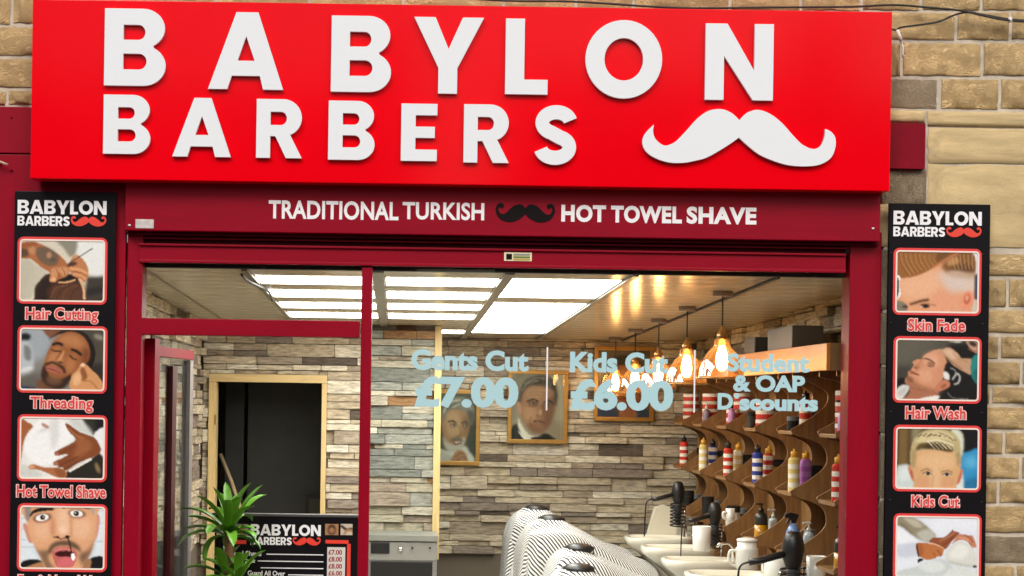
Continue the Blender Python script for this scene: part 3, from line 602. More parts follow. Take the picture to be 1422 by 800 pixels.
S4 = paint((48,103,893,718), '#dfe8ee', [
 ('l','#b8c6d2',.8,5,[(40,220),(150,225),(160,225)],10), ('l','#b8c6d2',.8,5,[(40,330),(160,335)],10), ('l','#b8c6d2',.8,5,[(40,435),(200,440)],10), ('l','#b8c6d2',.8,5,[(780,140),(900,140)],10), ('l','#b8c6d2',.8,5,[(820,260),(900,262)],10), ('l','#b8c6d2',.8,5,[(800,440),(900,445)],10), ('l','#c4d0d8',.8,5,[(40,505),(230,510)],12),
 ('p','#17161a',1,5,[(40,690),(110,635),(260,640),(330,740),(40,740)]), ('p','#17161a',1,5,[(740,740),(760,610),(900,600),(900,740)]), ('p','#b88d68',1,6,[(110,710),(280,650),(330,700),(320,740),(110,740)]), ('p','#b08560',1,6,[(640,640),(760,620),(740,740),(640,740)]),
 ('p','#d39a84',1,5,[(70,290),(100,275),(140,330),(170,460),(130,450),(90,350)]), ('p','#d89f8c',1,5,[(790,190),(835,178),(845,260),(820,400),(780,430)]),
 ('p','#e0b08a',1,5,[(90,90),(780,90),(810,200),(800,420),(760,560),(700,660),(640,740),(330,740),(250,600),(160,440),(110,260)]), ('p','#9b948c',1,8,[(85,90),(150,90),(140,230),(105,230)]), ('p','#b3aaa0',.8,8,[(730,90),(780,90),(790,180),(760,150)]),
 ('p','#efcdb0',.8,30,[(420,120),(520,120),(540,360),(430,360)]), ('p','#edc8ab',.7,28,[(580,240),(740,230),(740,380),(600,400)]), ('p','#ecc5a6',.7,28,[(190,280),(350,270),(350,400),(220,420)]), ('p','#c58a63',.6,14,[(370,200),(400,300),(380,400),(340,330)]), ('l','#c48c68',.6,9,[(550,200),(560,300),(560,390)],22),
 ('p','#7a6350',.85,16,[(180,490),(250,600),(330,740),(420,740),(340,640),(330,540),(240,540)]), ('p','#6d5846',.85,18,[(800,420),(760,560),(700,660),(660,740),(700,740),(640,600),(660,560),(740,520)]), ('p','#5d4a3c',.9,12,[(320,560),(360,480),(440,440),(560,440),(640,490),(660,550),(600,520),(500,490),(400,510),(360,570)]),
 ('p','#1b1412',1,5,[(140,195),(170,145),(260,112),(375,118),(370,140),(270,150),(180,175),(150,205)]), ('l','#241b18',1,5,[(470,112),(600,100),(740,115)],18),
 ('e','#5d4238',.8,10,(265,215,95,45,-10)), ('e','#5d4238',.75,10,(615,170,90,40,5)), ('e','#f6f3ef',1,4,(265,215,66,34,-10)), ('e','#f6f3ef',1,4,(610,170,64,32,5)), ('e','#15100e',1,3,(270,212,26,26)), ('e','#15100e',1,3,(608,168,28,26)), ('e','#ffffff',.9,2,(276,206,6,6)), ('e','#ffffff',.9,2,(600,162,6,6)), ('l','#c28170',.7,5,[(205,250),(270,262),(330,235)],9), ('l','#c28170',.7,5,[(555,208),(610,218),(670,195)],9),
 ('l','#7c4a38',.9,5,[(385,405),(420,405),(450,420),(500,412),(540,400)],13), ('e','#33170f',1,4,(420,405,20,10)), ('e','#33170f',1,4,(520,402,22,16)), ('e','#f3d5bd',.8,12,(475,330,36,36)),
 ('p','#c9776f',1,5,[(370,560),(420,510),(520,500),(600,530),(625,580),(600,660),(560,705),(430,705),(390,640)]), ('p','#4a1216',1,5,[(400,575),(440,545),(540,540),(590,560),(590,610),(560,600),(440,600)]), ('p','#d97b80',1,6,[(440,640),(510,600),(575,640),(570,690),(440,690)]), ('l','#e59a92',.8,5,[(400,545),(480,520),(580,540)],14),
 ('l','#2b1a18',1,2,[(525,405),(550,480),(565,560)],12), ('e','#ffffff',1,3,(582,598,20,36,-8))])
S5 = paint((62,52,797,590), '#e0a982', [
 ('p','#eac0a0',.8,40,[(110,290),(400,220),(480,360),(300,480),(120,450)]), ('p','#dcc3b2',1,22,[(440,230),(760,200),(760,420),(640,400),(560,440),(470,330)]), ('p','#d9cdc4',.8,26,[(500,280),(740,280),(740,370),(560,380)]), ('p','#e3aa8c',.8,26,[(400,420),(620,430),(620,600),(400,600)]),
 ('p','#a06f3e',1,6,[(50,40),(480,40),(620,60),(560,110),(420,180),(330,235),(230,275),(130,290),(60,270)]), ('p','#7a5632',.9,10,[(440,50),(560,50),(500,110),(420,150)]), ('p','#8c6338',1,14,[(470,170),(560,90),(640,50),(770,60),(770,240),(700,245),(600,215),(510,235)]), ('p','#c59a68',.8,8,[(520,130),(600,100),(620,150),(530,180)]), ('p','#5d4026',.75,14,[(540,200),(640,170),(760,180),(750,230),(640,225)]), ('p','#c0a58a',.8,16,[(520,235),(760,240),(760,285),(560,270)]),
 ]+[('l','#d2a670',.55,4,[(100+i*42,75+i*2),(120+i*40,160-i*4),(190+i*34,265-i*14)],8) for i in range(8)]+[('l','#6e4a26',.5,4,[(80+i*44,70),(104+i*42,165-i*4),(170+i*36,268-i*14)],7) for i in range(8)]+[('l','#d8b184',.7,3,[(560+i*36,90-i*4),(572+i*34,150),(590+i*32,205)],6) for i in range(6)]+[
 ('l','#c98560',1,5,[(400,190),(500,125),(610,65)],14), ('p','#dfe2e4',1,5,[(735,40),(800,40),(800,240),(775,240),(770,110)]), ('P','#4f5a6a',1,6,[(760,260),(800,240),(800,480),(765,470)]), ('P','#cfc9bc',1,5,[(750,480),(800,470),(800,600),(740,600)]), ('p','#f2efe9',1,3,[(60,280),(100,285),(95,350),(105,440),(60,470)]), ('p','#4a4d52',1,4,[(60,300),(85,300),(90,400),(75,460),(60,460)]),
 ('p','#8f8374',1,6,[(60,500),(120,500),(170,540),(150,600),(60,600)]), ('p','#6c4428',1,7,[(190,515),(270,485),(350,470),(360,490),(290,505),(200,530)]), ('e','#4b2b20',1,6,(325,535,42,18,4)), ('e','#1d110d',1,3,(330,535,18,15)), ('l','#8c5639',.8,5,[(280,530),(330,515),(420,530)],9), ('e','#e9d7ca',.8,4,(292,542,12,8)), ('e','#3a2a20',.9,6,(145,545,25,12)),
 ('p','#e8a184',1,5,[(640,540),(650,470),(680,410),(730,400),(760,450),(750,530),(710,575),(670,560)]), ('p','#c06c52',.85,7,[(670,500),(680,440),(720,425),(730,480),(700,520)]), ('e','#eeb79c',.8,6,(700,460,14,24,20)), ('P','#d8a98f',.8,12,[(560,560),(760,560),(740,600),(560,600)])])
S6 = paint((60,52,785,585), '#5b584d', [
 ('p','#6e6b5f',.9,50,[(60,50),(450,50),(300,180),(180,300),(60,300)]), ('p','#4a473f',.9,20,[(60,300),(200,300),(140,400),(60,420)]), ('P','#151413',1,20,[(520,90),(800,60),(800,600),(420,600),(520,400)]), ('p','#e3e2da',1,6,[(520,52),(640,50),(620,72),(540,66)]), ('p','#c7a38e',1,5,[(680,60),(770,60),(780,160),(740,150),(690,95)]), ('e','#241612',.95,8,(735,85,40,22,25)), ('l','#9b6b57',.8,5,[(700,130),(750,150),(780,140)],14),
 ('P','#100f0f',1,8,[(55,400),(150,390),(200,480),(150,600),(55,600)]), ('p','#d8d9d6',1,6,[(60,510),(110,460),(170,455),(180,490),(120,575),(60,585)]), ('p','#b9b9b4',.6,8,[(80,520),(130,480),(160,490),(110,550)]),
 ('p','#b27c60',1,6,[(190,470),(300,490),(420,470),(430,550),(330,590),(130,590),(180,530)]), ('p','#e5e4df',1,5,[(230,590),(330,560),(440,545),(430,580),(380,600),(230,600)]),
 ('p','#d39c7c',1,4,[(140,410),(165,375),(165,345),(195,315),(215,280),(205,250),(245,228),(290,225),(300,200),(350,165),(430,140),(490,200),(505,270),(480,380),(440,440),(390,490),(300,490),(200,470),(150,440)]), ('p','#e4b799',.8,22,[(310,200),(400,170),(440,240),(400,300),(320,260)]), ('p','#dfae8f',.8,18,[(250,330),(360,320),(380,420),(280,420)]), ('p','#9c6a4f',.7,12,[(140,420),(190,400),(290,460),(390,480),(330,500),(190,475)]), ('p','#a06d52',.6,9,[(220,280),(270,290),(250,330)]),
 ('l','#9a4f45',.95,4,[(180,330),(215,345),(260,365)],14), ('l','#6c3a33',.9,3,[(175,350),(215,355),(250,362)],6), ('e','#6b4434',.6,8,(180,400,40,22,30)), ('l','#60402e',1,5,[(310,222),(350,228),(400,262)],13), ('e','#8a5a45',.75,7,(365,268,32,18,25)), ('l','#4e3226',.9,3,[(340,282),(365,292),(395,282)],7), ('e','#8a5340',.9,4,(232,302,12,8,30)), ('l','#b37c60',.7,6,[(290,225),(260,270),(240,290)],12),
 ('p','#1b1a1a',1,6,[(500,260),(560,270),(640,330),(640,430),(560,480),(520,420),(480,380)]), ('e','#e2e1dc',1,5,(505,370,26,40,-30)), ('l','#d5d5d2',.9,5,[(560,400),(600,350),(625,380),(610,430),(580,440)],12), ('l','#a9a9a6',.8,4,[(540,300),(580,320),(590,360)],9), ('l','#8f8f8c',.7,4,[(520,520),(560,560),(650,570),(700,570)],8),
 ('p','#c98a6c',1,5,[(400,500),(430,440),(480,405),(530,420),(535,460),(490,490),(430,510)]), ('p','#9a5a44',.8,6,[(450,470),(490,440),(510,450),(480,480)]),
 ('p','#c7a184',1,5,[(425,140),(470,135),(530,122),(600,170),(640,215),(730,225),(725,350),(640,320),(560,270),(510,210)]), ('p','#e0c4aa',.8,12,[(480,140),(540,140),(610,200),(560,220),(500,180)]), ('l','#8e6a52',.7,6,[(500,210),(570,260),(640,310)],14), ('l','#a98266',.6,5,[(560,170),(610,215),(700,250)],10),
 ('p','#2f8f8b',1,5,[(730,210),(800,190),(800,430),(760,420),(720,340)]), ('p','#1f6c6a',.8,10,[(740,330),(790,310),(790,420),(760,420)])])
S7 = paint((65,52,778,585), '#6f5c3c', [
 ('P','#1c1b18',1,12,[(60,40),(85,40),(85,420),(60,420)]), ('P','#8a7146',.8,14,[(85,40),(170,40),(170,400),(85,400)]), ('P','#5d4a2c',.8,12,[(165,40),(200,40),(200,400),(165,400)]), ('P','#9a9578',.9,14,[(200,40),(300,40),(230,150),(200,200)]),
 ('P','#17161a',1,14,[(600,40),(790,40),(790,280),(640,280)]), ('p','#3d9bc9',1,8,[(630,300),(700,255),(780,235),(790,420),(790,600),(620,600)]), ('p','#72bfe0',.8,24,[(660,320),(750,290),(770,380),(680,400)]), ('p','#2b6f96',.7,16,[(640,520),(790,480),(790,600),(640,600)]), ('p','#ccd8d8',1,9,[(75,410),(120,380),(180,385),(230,470),(240,600),(75,600)]), ('p','#dfe8e6',.8,14,[(100,420),(170,400),(200,500),(110,520)]), ('p','#d8e2de',1,8,[(580,560),(640,440),(650,600),(580,600)]),
 ('p','#d8dccb',1,8,[(540,50),(600,60),(645,120),(640,280),(590,300)]),
 ('p','#cf8f72',1,4,[(170,395),(200,385),(225,430),(235,530),(205,510),(180,450)]), ('p','#cf8a70',1,4,[(600,440),(640,405),(645,450),(620,530),(590,540)]), ('p','#9c4d3c',.7,5,[(195,420),(215,440),(220,500),(200,470)]), ('p','#a8503f',.7,5,[(605,460),(630,430),(620,490),(600,520)]),
 ('p','#d8b184',1,5,[(215,260),(300,230),(560,240),(620,300),(625,430),(590,540),(570,600),(250,600),(225,500),(205,400)]), ('p','#e6c39a',.8,30,[(270,280),(560,280),(560,400),(280,400)]), ('p','#e8c7a2',.6,20,[(380,400),(440,400),(450,560),(370,560)]), ('p','#d9a683',.6,18,[(250,490),(350,490),(350,590),(260,590)]), ('p','#d9a683',.6,18,[(470,490),(570,490),(560,590),(470,590)]),
 ('p','#c2b48a',1,6,[(195,400),(190,260),(220,150),(300,80),(420,55),(540,80),(610,150),(625,280),(615,360),(590,290),(560,250),(400,240),(260,250),(225,300),(215,400)]), ('p','#dccfa6',.85,9,[(230,170),(320,95),(430,70),(540,110),(580,170),(480,150),(330,180)]), ('p','#6f5c3a',1,7,[(240,250),(260,195),(360,175),(470,180),(560,235),(530,262),(420,240),(300,235)]), ('p','#3c2f1e',.7,7,[(300,220),(370,190),(440,200),(500,245),(400,235)]),
 ]+[('l','#4b4027',.9,2,[(255+i*45,130-i*9+i*i*1.6),(285+i*42,105-i*5+i*i*1.8)],9) for i in range(8)]+[('l','#e9e0bf',.9,2,[(340+i*32,170),(365+i*34,195),(400+i*36,235)],6) for i in range(5)]+[
 ('l','#4b4027',.8,2,[(330,130),(380,110),(450,125)],7), ('l','#4b4027',.8,2,[(430,90),(500,115),(560,160)],7), ('l','#eae2c4',.9,3,[(330,170),(440,160),(560,200)],12), ('p','#a79468',.7,9,[(200,260),(240,260),(230,390),(205,390)]), ('p','#a79468',.7,9,[(585,270),(622,280),(618,380),(595,370)]),
 ('l','#8b6848',.8,5,[(285,430),(335,412),(375,430)],10), ('l','#8b6848',.8,5,[(460,438),(510,425),(555,440)],10), ('e','#d7c6b2',1,4,(340,452,36,15)), ('e','#d7c6b2',1,4,(508,458,36,15)), ('e','#3a3326',1,3,(345,452,17,15)), ('e','#3a3326',1,3,(510,458,17,15)), ('l','#4d3727',.9,3,[(300,450),(340,436),(378,455)],7), ('l','#4d3727',.9,3,[(468,460),(508,443),(548,458)],7), ('l','#c79a78',.7,7,[(390,470),(385,540),(380,580)],12)])
S8 = paint((65,193,885,810), '#dfe6f0', [
 ('p','#e9eef5',.9,40,[(400,200),(880,200),(880,330),(600,330),(450,390)]), ('p','#9c967f',1,9,[(60,190),(200,195),(320,250),(420,340),(460,390),(400,450),(300,430),(220,380),(130,310),(60,290)]), ('p','#c9c5b2',.8,10,[(130,200),(240,220),(330,290),(250,300)]), ('p','#777059',.7,8,[(90,260),(150,280),(240,380),(200,360)]), ('p','#c8c9c0',.8,12,[(270,370),(380,320),(460,390),(360,450)]),
 ('p','#e4eaf3',1,6,[(60,320),(130,330),(260,440),(290,470),(300,600),(280,700),(60,760)]), ('p','#c3ccd8',.7,14,[(70,490),(260,460),(280,590),(80,600)]), ('p','#eef2f6',.8,16,[(70,330),(200,390),(250,440),(80,470)]),
 ('p','#9b5f41',1,4,[(395,450),(440,405),(540,400),(600,350),(630,318),(640,335),(690,350),(690,375),(630,430),(560,520),(500,490),(440,465)]), ('l','#c18a68',.8,4,[(500,440),(580,400),(650,350)],14), ('l','#6b3b28',.7,4,[(520,490),(580,450),(640,390)],10),
 ('p','#c98c6e',1,4,[(640,440),(690,370),(780,375),(830,385),(865,470),(860,500),(820,490),(770,440),(700,425),(620,470)]), ('l','#7f4a37',.8,4,[(740,375),(800,400),(830,450)],9), ('l','#e2ac8f',.8,4,[(690,400),(760,410),(800,450)],14), ('l','#8a513c',.8,4,[(790,440),(815,480),(830,510)],9),
 ('p','#d9dcd6',1,7,[(560,620),(560,560),(620,480),(720,440),(800,480),(850,540),(870,640),(850,700),(720,690),(600,660)]), ('p','#eceee9',.8,16,[(600,570),(700,470),(790,510),(760,600),(640,620)]), ('p','#b9bbb3',.6,10,[(570,640),(700,660),(850,690),(760,700),(600,670)]),
 ('p','#c17f4f',1,4,[(262,475),(330,460),(430,470),(490,490),(540,515),(525,590),(480,600),(450,620),(380,635),(320,610),(285,590)]), ('p','#a3673d',.7,9,[(280,480),(330,480),(330,590),(290,585)]), ('l','#7d4a2b',.8,4,[(470,530),(500,560),(520,590)],9), ('l','#e7bb93',.9,3,[(400,465),(470,478),(540,512)],10), ('l','#8c5634',.7,4,[(430,560),(460,590),(450,610)],8), ('p','#3a2a26',1,4,[(265,480),(278,480),(295,590),(285,600)]), ('p','#22212a',1,4,[(280,650),(300,622),(345,630),(290,665)]),
 ('p','#ccd5d4',1,9,[(80,760),(280,700),(500,620),(620,700),(560,820),(80,820)]), ('p','#dfe6e4',.9,12,[(280,690),(480,640),(560,720),(400,760)]), ('l','#a9b5b3',.7,6,[(560,760),(610,710),(620,690)],9), ('p','#dbe1de',1,9,[(600,720),(720,700),(880,760),(880,820),(560,820)]), ('e','#2d2430',1,5,(855,695,20,12))])
posterL = poster(15.5, 266, 156.5, 1010, 'black poster board on the red pilaster, its top caption Hair Cutting', (24.5,278.5,148,314),
    [(329.5,422.5,S1,'Hair Cutting',35.5,136),(452.5,546,S2,'Threading',42,129),(576,669,S3,'Hot Towel Shave',23,147),(699.5,794,S4,'Ear & Nose Wax',25,144)], (24,149), [], .55)
posterR = poster(1230.5, 283, 1371, 1020, 'black poster board on the stone wall, its top caption Skin Fade', (1240.5,293.5,1363,329),
    [(345,438,S5,'Skin Fade',1260.5,1340.5),(467.5,560,S6,'Hair Wash',1257.5,1341.5),(590.5,683,S7,'Kids Cut',1266,1332.5),(713.5,806,S8,None,1250,1350)], (1240,1362.5),
    [(1237,351.5),(1365,353),(1237,448),(1364,450),(1237,571.5),(1363,573),(1236,694),(1363,697)], .55)

# cables along the wall
cabm = mat('black_cable', (.02,.018,.017), .6)
def cable(pts, r, label, d=-.03):
    q = crom([tuple(W(x, y, d)) for x, y in pts], 5, False); o = tube('wall_cable', q, r, cabm); recentre(o); return tag(o, label, 'cable', 'cables on the stone wall')
c1 = cable([(600,-6),(700,1),(800,2.5),(940,11),(1060,10.5),(1180,9.5),(1240,7),(1290,10.5),(1335,15),(1375,24),(1402,28.5),(1440,30),(1560,26)], .0052, 'black cable running along the top of the main sign', -.05)
c2 = cable([(1236,40),(1246,42),(1252,38),(1300,31),(1325,21),(1345,17),(1365,20.5),(1400,26.5),(1430,29)], .005, 'thin black cable looping from the sign corner up to the other cable', -.045)
tw = mat('white_tape', '#d8d4cc', .6)
tube('cable_tie', [W(1402,24,-.045), W(1403.5,31,-.045)], .011, tw, c1, 8).location = -c1.location
tube('cable_joint', [W(1246,42,-.045), W(1249,50,-.05), W(1251.5,57,-.045)], .009, tw, c2, 8).location = -c2.location
tube('cable_joint', [W(1251.5,58,-.03), W(1254,66,-.035), W(1253,74,-.03), W(1255,80,-.03)], .006, tw, c2, 8).location = -c2.location

# ------------------------------------------------------------------ the room
XW0, XW1, YBK, YPT = -1.5, 2.6, 5.8, 4.3
def CZ(y): return 2.507-.01964*y
tag(box('shop_floor', XW0-.1, XW1+.1, .1, YBK+1.6, -.1, 0, M_FLOOR), kind='structure')
ceil = thing('ceiling', (.5, 3, 2.5), kind='structure')
def slab(name, x0, x1, y0, y1, dz0, dz1, m, parent):
    v = [(x0,y0,CZ(y0)+dz0),(x0,y1,CZ(y1)+dz0),(x1,y1,CZ(y1)+dz0),(x1,y0,CZ(y0)+dz0),(x0,y0,CZ(y0)+dz1),(x0,y1,CZ(y1)+dz1),(x1,y1,CZ(y1)+dz1),(x1,y0,CZ(y0)+dz1)]
    return obj(name, v, BF, m, parent)
slab('ceiling_backing', XW0-.3, XW1+.3, .128, YBK+1.8, .03, .12, M_CLADB, ceil)
y = .13; i = 0
while y < YBK+.05:
    slab('ceiling_plank', XW0, XW1, y, y+.226, 0, .028, M_PVC, ceil); y += .242; i += 1
for x, w in ((-.775,.03),(-.10,.055),(.565,.05),(1.20,.03)): slab('ceiling_trim', x-w/2, x+w/2, .13, YBK, -.012, -.0005, M_TRIM, ceil)
slab('ceiling_trim', 1.905, 1.925, .13, YBK, -.014, -.0005, M_DARKM, ceil)
slab('ceiling_trim', -1.30, -1.285, .13, YPT, -.012, -.0005, M_TRIM, ceil)
q = crom([(-.80,.25,CZ(.25)-.02),(-.79,.5,CZ(.5)-.03),(-.74,.9,CZ(.9)-.035),(-.74,1.3,CZ(1.3)-.02),(-.77,1.9,CZ(1.9)-.018)], 5, False)
o = tube('ceiling_cable', q, .007, M_DARKM); recentre(o); tag(o, 'black cable sagging from the ceiling trim behind the fanlight', 'cable')
# LED panels in the ceiling
def led(x0, x1, y0, y1, label):
    t = thing('ceiling_light', ((x0+x1)/2, (y0+y1)/2, CZ((y0+y1)/2)-.02), label, 'ceiling light', 'lit panels in the shop ceiling')
    slab('diffuser', x0+.008, x1-.008, y0+.008, y1-.008, -.0026, -.0006, M_LED, t)
    for a in ((x0,x1,y0,y0+.0075),(x0,x1,y1-.0075,y1),(x0,x0+.0075,y0+.0078,y1-.0078),(x1-.0075,x1,y0+.0078,y1-.0078)): slab('frame', *a, -.0034, -.0005, M_PVC, t)
rowsA = [(8.48,8.94),(9.31,9.81),(10.2,10.67),(11.05,11.54)]
ordn = ['nearest the window','second from the window','third from the window','fourth from the window','farthest back']
for k, (a, b) in enumerate(rowsA):
    led(-.76, -.13, a-8, b-8, 'lit white ceiling panel in the left column, '+ordn[k])
    led(-.07, .54, a-8, b-8, 'lit white ceiling panel in the middle column, '+ordn[k])
led(-.07, .54, 4.76, 5.17, 'lit white ceiling panel just behind the pale timber strip')
yy = [.45+.385*k for k in range(3)]+[2.0+.43*k for k in range(7)]
o10 = ['first','second','third','fourth','fifth','sixth','seventh','eighth','ninth','tenth']
for k, y0 in enumerate(yy): led(.592, 1.18, y0, y0+(.382 if k < 3 else .427), 'lit white ceiling panel in the right column, %s from the window' % o10[k])

# split-stone cladding, piece by piece
def brick_mesh():
    bm = bmesh.new(); bmesh.ops.create_cube(bm, size=1); bmesh.ops.bevel(bm, geom=bm.edges[:], offset=.05, segments=1, affect='EDGES')
    me = bpy.data.meshes.new('cladding_stone'); bm.to_mesh(me); bm.free(); return me
CB = {id(M_CLAD): brick_mesh(), id(M_CLADP): brick_mesh()}
CB[id(M_CLAD)].materials.append(M_CLAD); CB[id(M_CLADP)].materials.append(M_CLADP)
def cladding(parent, axis, c, a0, a1, z0, ztop, holes=(), m=M_CLAD, seed=1, face=-1, tmax=.05):
    """axis 'x': wall runs along x at y=c (faces -y); axis 'y': runs along y at x=c (faces sign face)"""
    rg = random.Random(seed); z = z0; hs = [.055,.062,.11,.07,.045,.062,.10,.055,.034,.075]; k = seed
    while True:
        h = hs[k % len(hs)]*rg.uniform(.92,1.08); k += 1
        if z > max(ztop(a0), ztop(a1)): break
        a = a0-rg.uniform(0, .25)
        while a < a1:
            L = rg.uniform(.16, .30) if h < .05 else rg.uniform(.22, .52)
            u0, u1 = max(a, a0), min(a+L, a1); a += L
            zt_ = min(z+h, ztop((u0+u1)/2)); hole = False
            if zt_-z < .012 or u1-u0 < .03: continue
            segs = [(u0, u1)]; over = []
            for hx0, hx1, hz0, hz1 in holes:
                if zt_ > hz0 and z < hz1:
                    ns = []
                    for s0, s1 in segs:
                        if s1 <= hx0 or s0 >= hx1: ns.append((s0, s1)); continue
                        if s0 < hx0: ns.append((s0, hx0))
                        if s1 > hx1: ns.append((hx1, s1))
                        if zt_-hz1 > .008: over.append((max(s0, hx0), min(s1, hx1), hz1))
                    segs = ns
            split = h > .09 and rg.random() < .3
            for s0, s1, zl in [(p, q, z) for p, q in segs]+over:
                if s1-s0 < .02: continue
                for zz0, zz1 in (((z, z+(zt_-z)*.45), (z+(zt_-z)*.45, zt_)) if split and zl == z else ((zl, zt_),)):
                    th = rg.choice((.010,.02,.032,.046,.06))*tmax/.05
                    o = bpy.data.objects.new('cladding_stone', CB[id(m)]); COL.objects.link(o); o.parent = parent
                    sx, sz = s1-s0-.004, zz1-zz0-.005
                    if axis == 'x': p = Vector(((s0+s1)/2, c-th/2, (zz0+zz1)/2)); o.scale = (sx, th, sz)
                    else: p = Vector((c+face*th/2, (s0+s1)/2, (zz0+zz1)/2)); o.scale = (th, sx, sz)
                    o.location = p-base(parent)
        z += h
bw = thing('interior_wall', (1.4, YBK, 0), 'back wall of the shop clad in split grey-brown stone, behind the portraits', 'wall')
box('backing', XW0-.1, XW1+.1, YBK, YBK+.1, 0, 2.7, M_CLADB, bw)
cladding(bw, 'x', YBK, .30, XW1-.02, .55, lambda a: CZ(YBK), seed=3, tmax=.05)
rw = thing('interior_wall', (XW1, 3, 0), 'right-hand shop wall with stone cladding showing above the shelf canopy', 'wall')
box('backing', XW1, XW1+.1, .1, YBK, 0, 2.7, M_CLADB, rw)
cladding(rw, 'y', XW1, .14, YBK-.05, 2.06, lambda a: CZ(a), seed=5, face=-1)
lw = thing('interior_wall', (XW0, 2, 0), 'left-hand shop wall clad in pale split stone beyond the open door', 'wall')
box('backing', XW0-.1, XW0, .1, YPT+.06, 0, 2.7, M_CLADB, lw)
cladding(lw, 'y', XW0, .14, YPT-.05, .75, lambda a: CZ(a), seed=9, face=1)
# partition with the storeroom doorway
xp1 = WX(603, 620, YPT)
pt = thing('partition_wall', (-.5, YPT, 0), 'stone-clad partition wall with a doorway to a dark storeroom', 'wall')
dx0, dx1 = WX(300, 640, YPT), WX(446, 640, YPT); dz = WZ(370, 527, YPT)
box('backing', XW0, dx0-.01, YPT, YPT+.1, 0, 2.44, M_CLADB, pt); box('backing', dx1+.01, xp1, YPT, YPT+.1, 0, 2.44, M_CLADB, pt); box('backing', dx0-.01, dx1+.01, YPT, YPT+.1, dz+.01, 2.44, M_CLADB, pt)
fx0, fx1, fz = WX(288.5, 640, YPT-.05), WX(452.5, 640, YPT-.05), WZ(370, 520, YPT-.05)
xsp = WX(505, 620, YPT)
cladding(pt, 'x', YPT, XW0+.03, xsp, .55, lambda a: CZ(YPT), holes=[(fx0, fx1, 0, fz)], m=M_CLAD, seed=12)
cladding(pt, 'x', YPT, xsp+.003, xp1, .55, lambda a: CZ(YPT), m=M_CLADP, seed=4)
box('door_frame', fx0, dx0, YPT-.055, YPT+.1, 0, fz-.062, M_PALEW, pt, .003); box('door_frame', dx1, fx1, YPT-.055, YPT+.1, 0, fz-.062, M_PALEW, pt, .003); box('door_frame', fx0, fx1, YPT-.056, YPT+.1, fz-.06, fz, M_PALEWH, pt, .003)
box('corner_strip', WX(602,620,YPT-.06), WX(611.5,620,YPT-.06), YPT-.062, YPT+.02, WZ(606,777,YPT-.06), CZ(YPT)-.004, M_PALEW, pt, .002)
box('hinge', dx0-.012, dx0+.0005, YPT-.057, YPT-.0555, WZ(370,591,YPT), WZ(370,577,YPT), M_BRASS, pt)
# storeroom behind the doorway
sr = thing('storeroom_walls', (-.6, 5.2, 0), kind='structure')
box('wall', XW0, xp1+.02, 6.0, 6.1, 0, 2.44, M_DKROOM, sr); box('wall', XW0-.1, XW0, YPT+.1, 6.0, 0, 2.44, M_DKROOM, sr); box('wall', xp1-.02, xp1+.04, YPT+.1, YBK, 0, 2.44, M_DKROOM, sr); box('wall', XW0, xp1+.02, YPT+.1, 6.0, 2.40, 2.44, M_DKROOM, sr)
dk = thing('storeroom_door', (WX(345,640,5.2), 5.3, 0), 'dark panelled door standing inside the unlit storeroom', 'door')
xA, xB, xC = WX(312,640,5.2), WX(338,640,5.2), WX(450,640,5.2)
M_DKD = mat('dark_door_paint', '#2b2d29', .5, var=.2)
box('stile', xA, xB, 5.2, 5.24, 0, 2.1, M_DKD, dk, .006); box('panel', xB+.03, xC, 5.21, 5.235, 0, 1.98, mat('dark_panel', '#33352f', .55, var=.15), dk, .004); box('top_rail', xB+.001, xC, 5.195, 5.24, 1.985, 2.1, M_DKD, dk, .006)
o = tube('broom_handle', [W(306,631,4.75), W(321,668,4.62), W(352,760,4.40)], .016, mat('bare_wood', '#b39a76', .6)); recentre(o)
tag(o, 'pale wooden broom handle leaning just inside the storeroom doorway', 'broom')
t = thing('small_frame', (WX(436,680,5.15), 5.15, WZ(436,712,5.15)), 'small black picture frame in the dark storeroom, low at the right', 'frame')
pbox('frame', 424, 687, 446, 720, 5.16, 5.19, M_DARK, t); pbox('picture', 429, 693, 446, 716, 5.155, 5.159, mat('dim_print', '#3c3c30', .5), t)

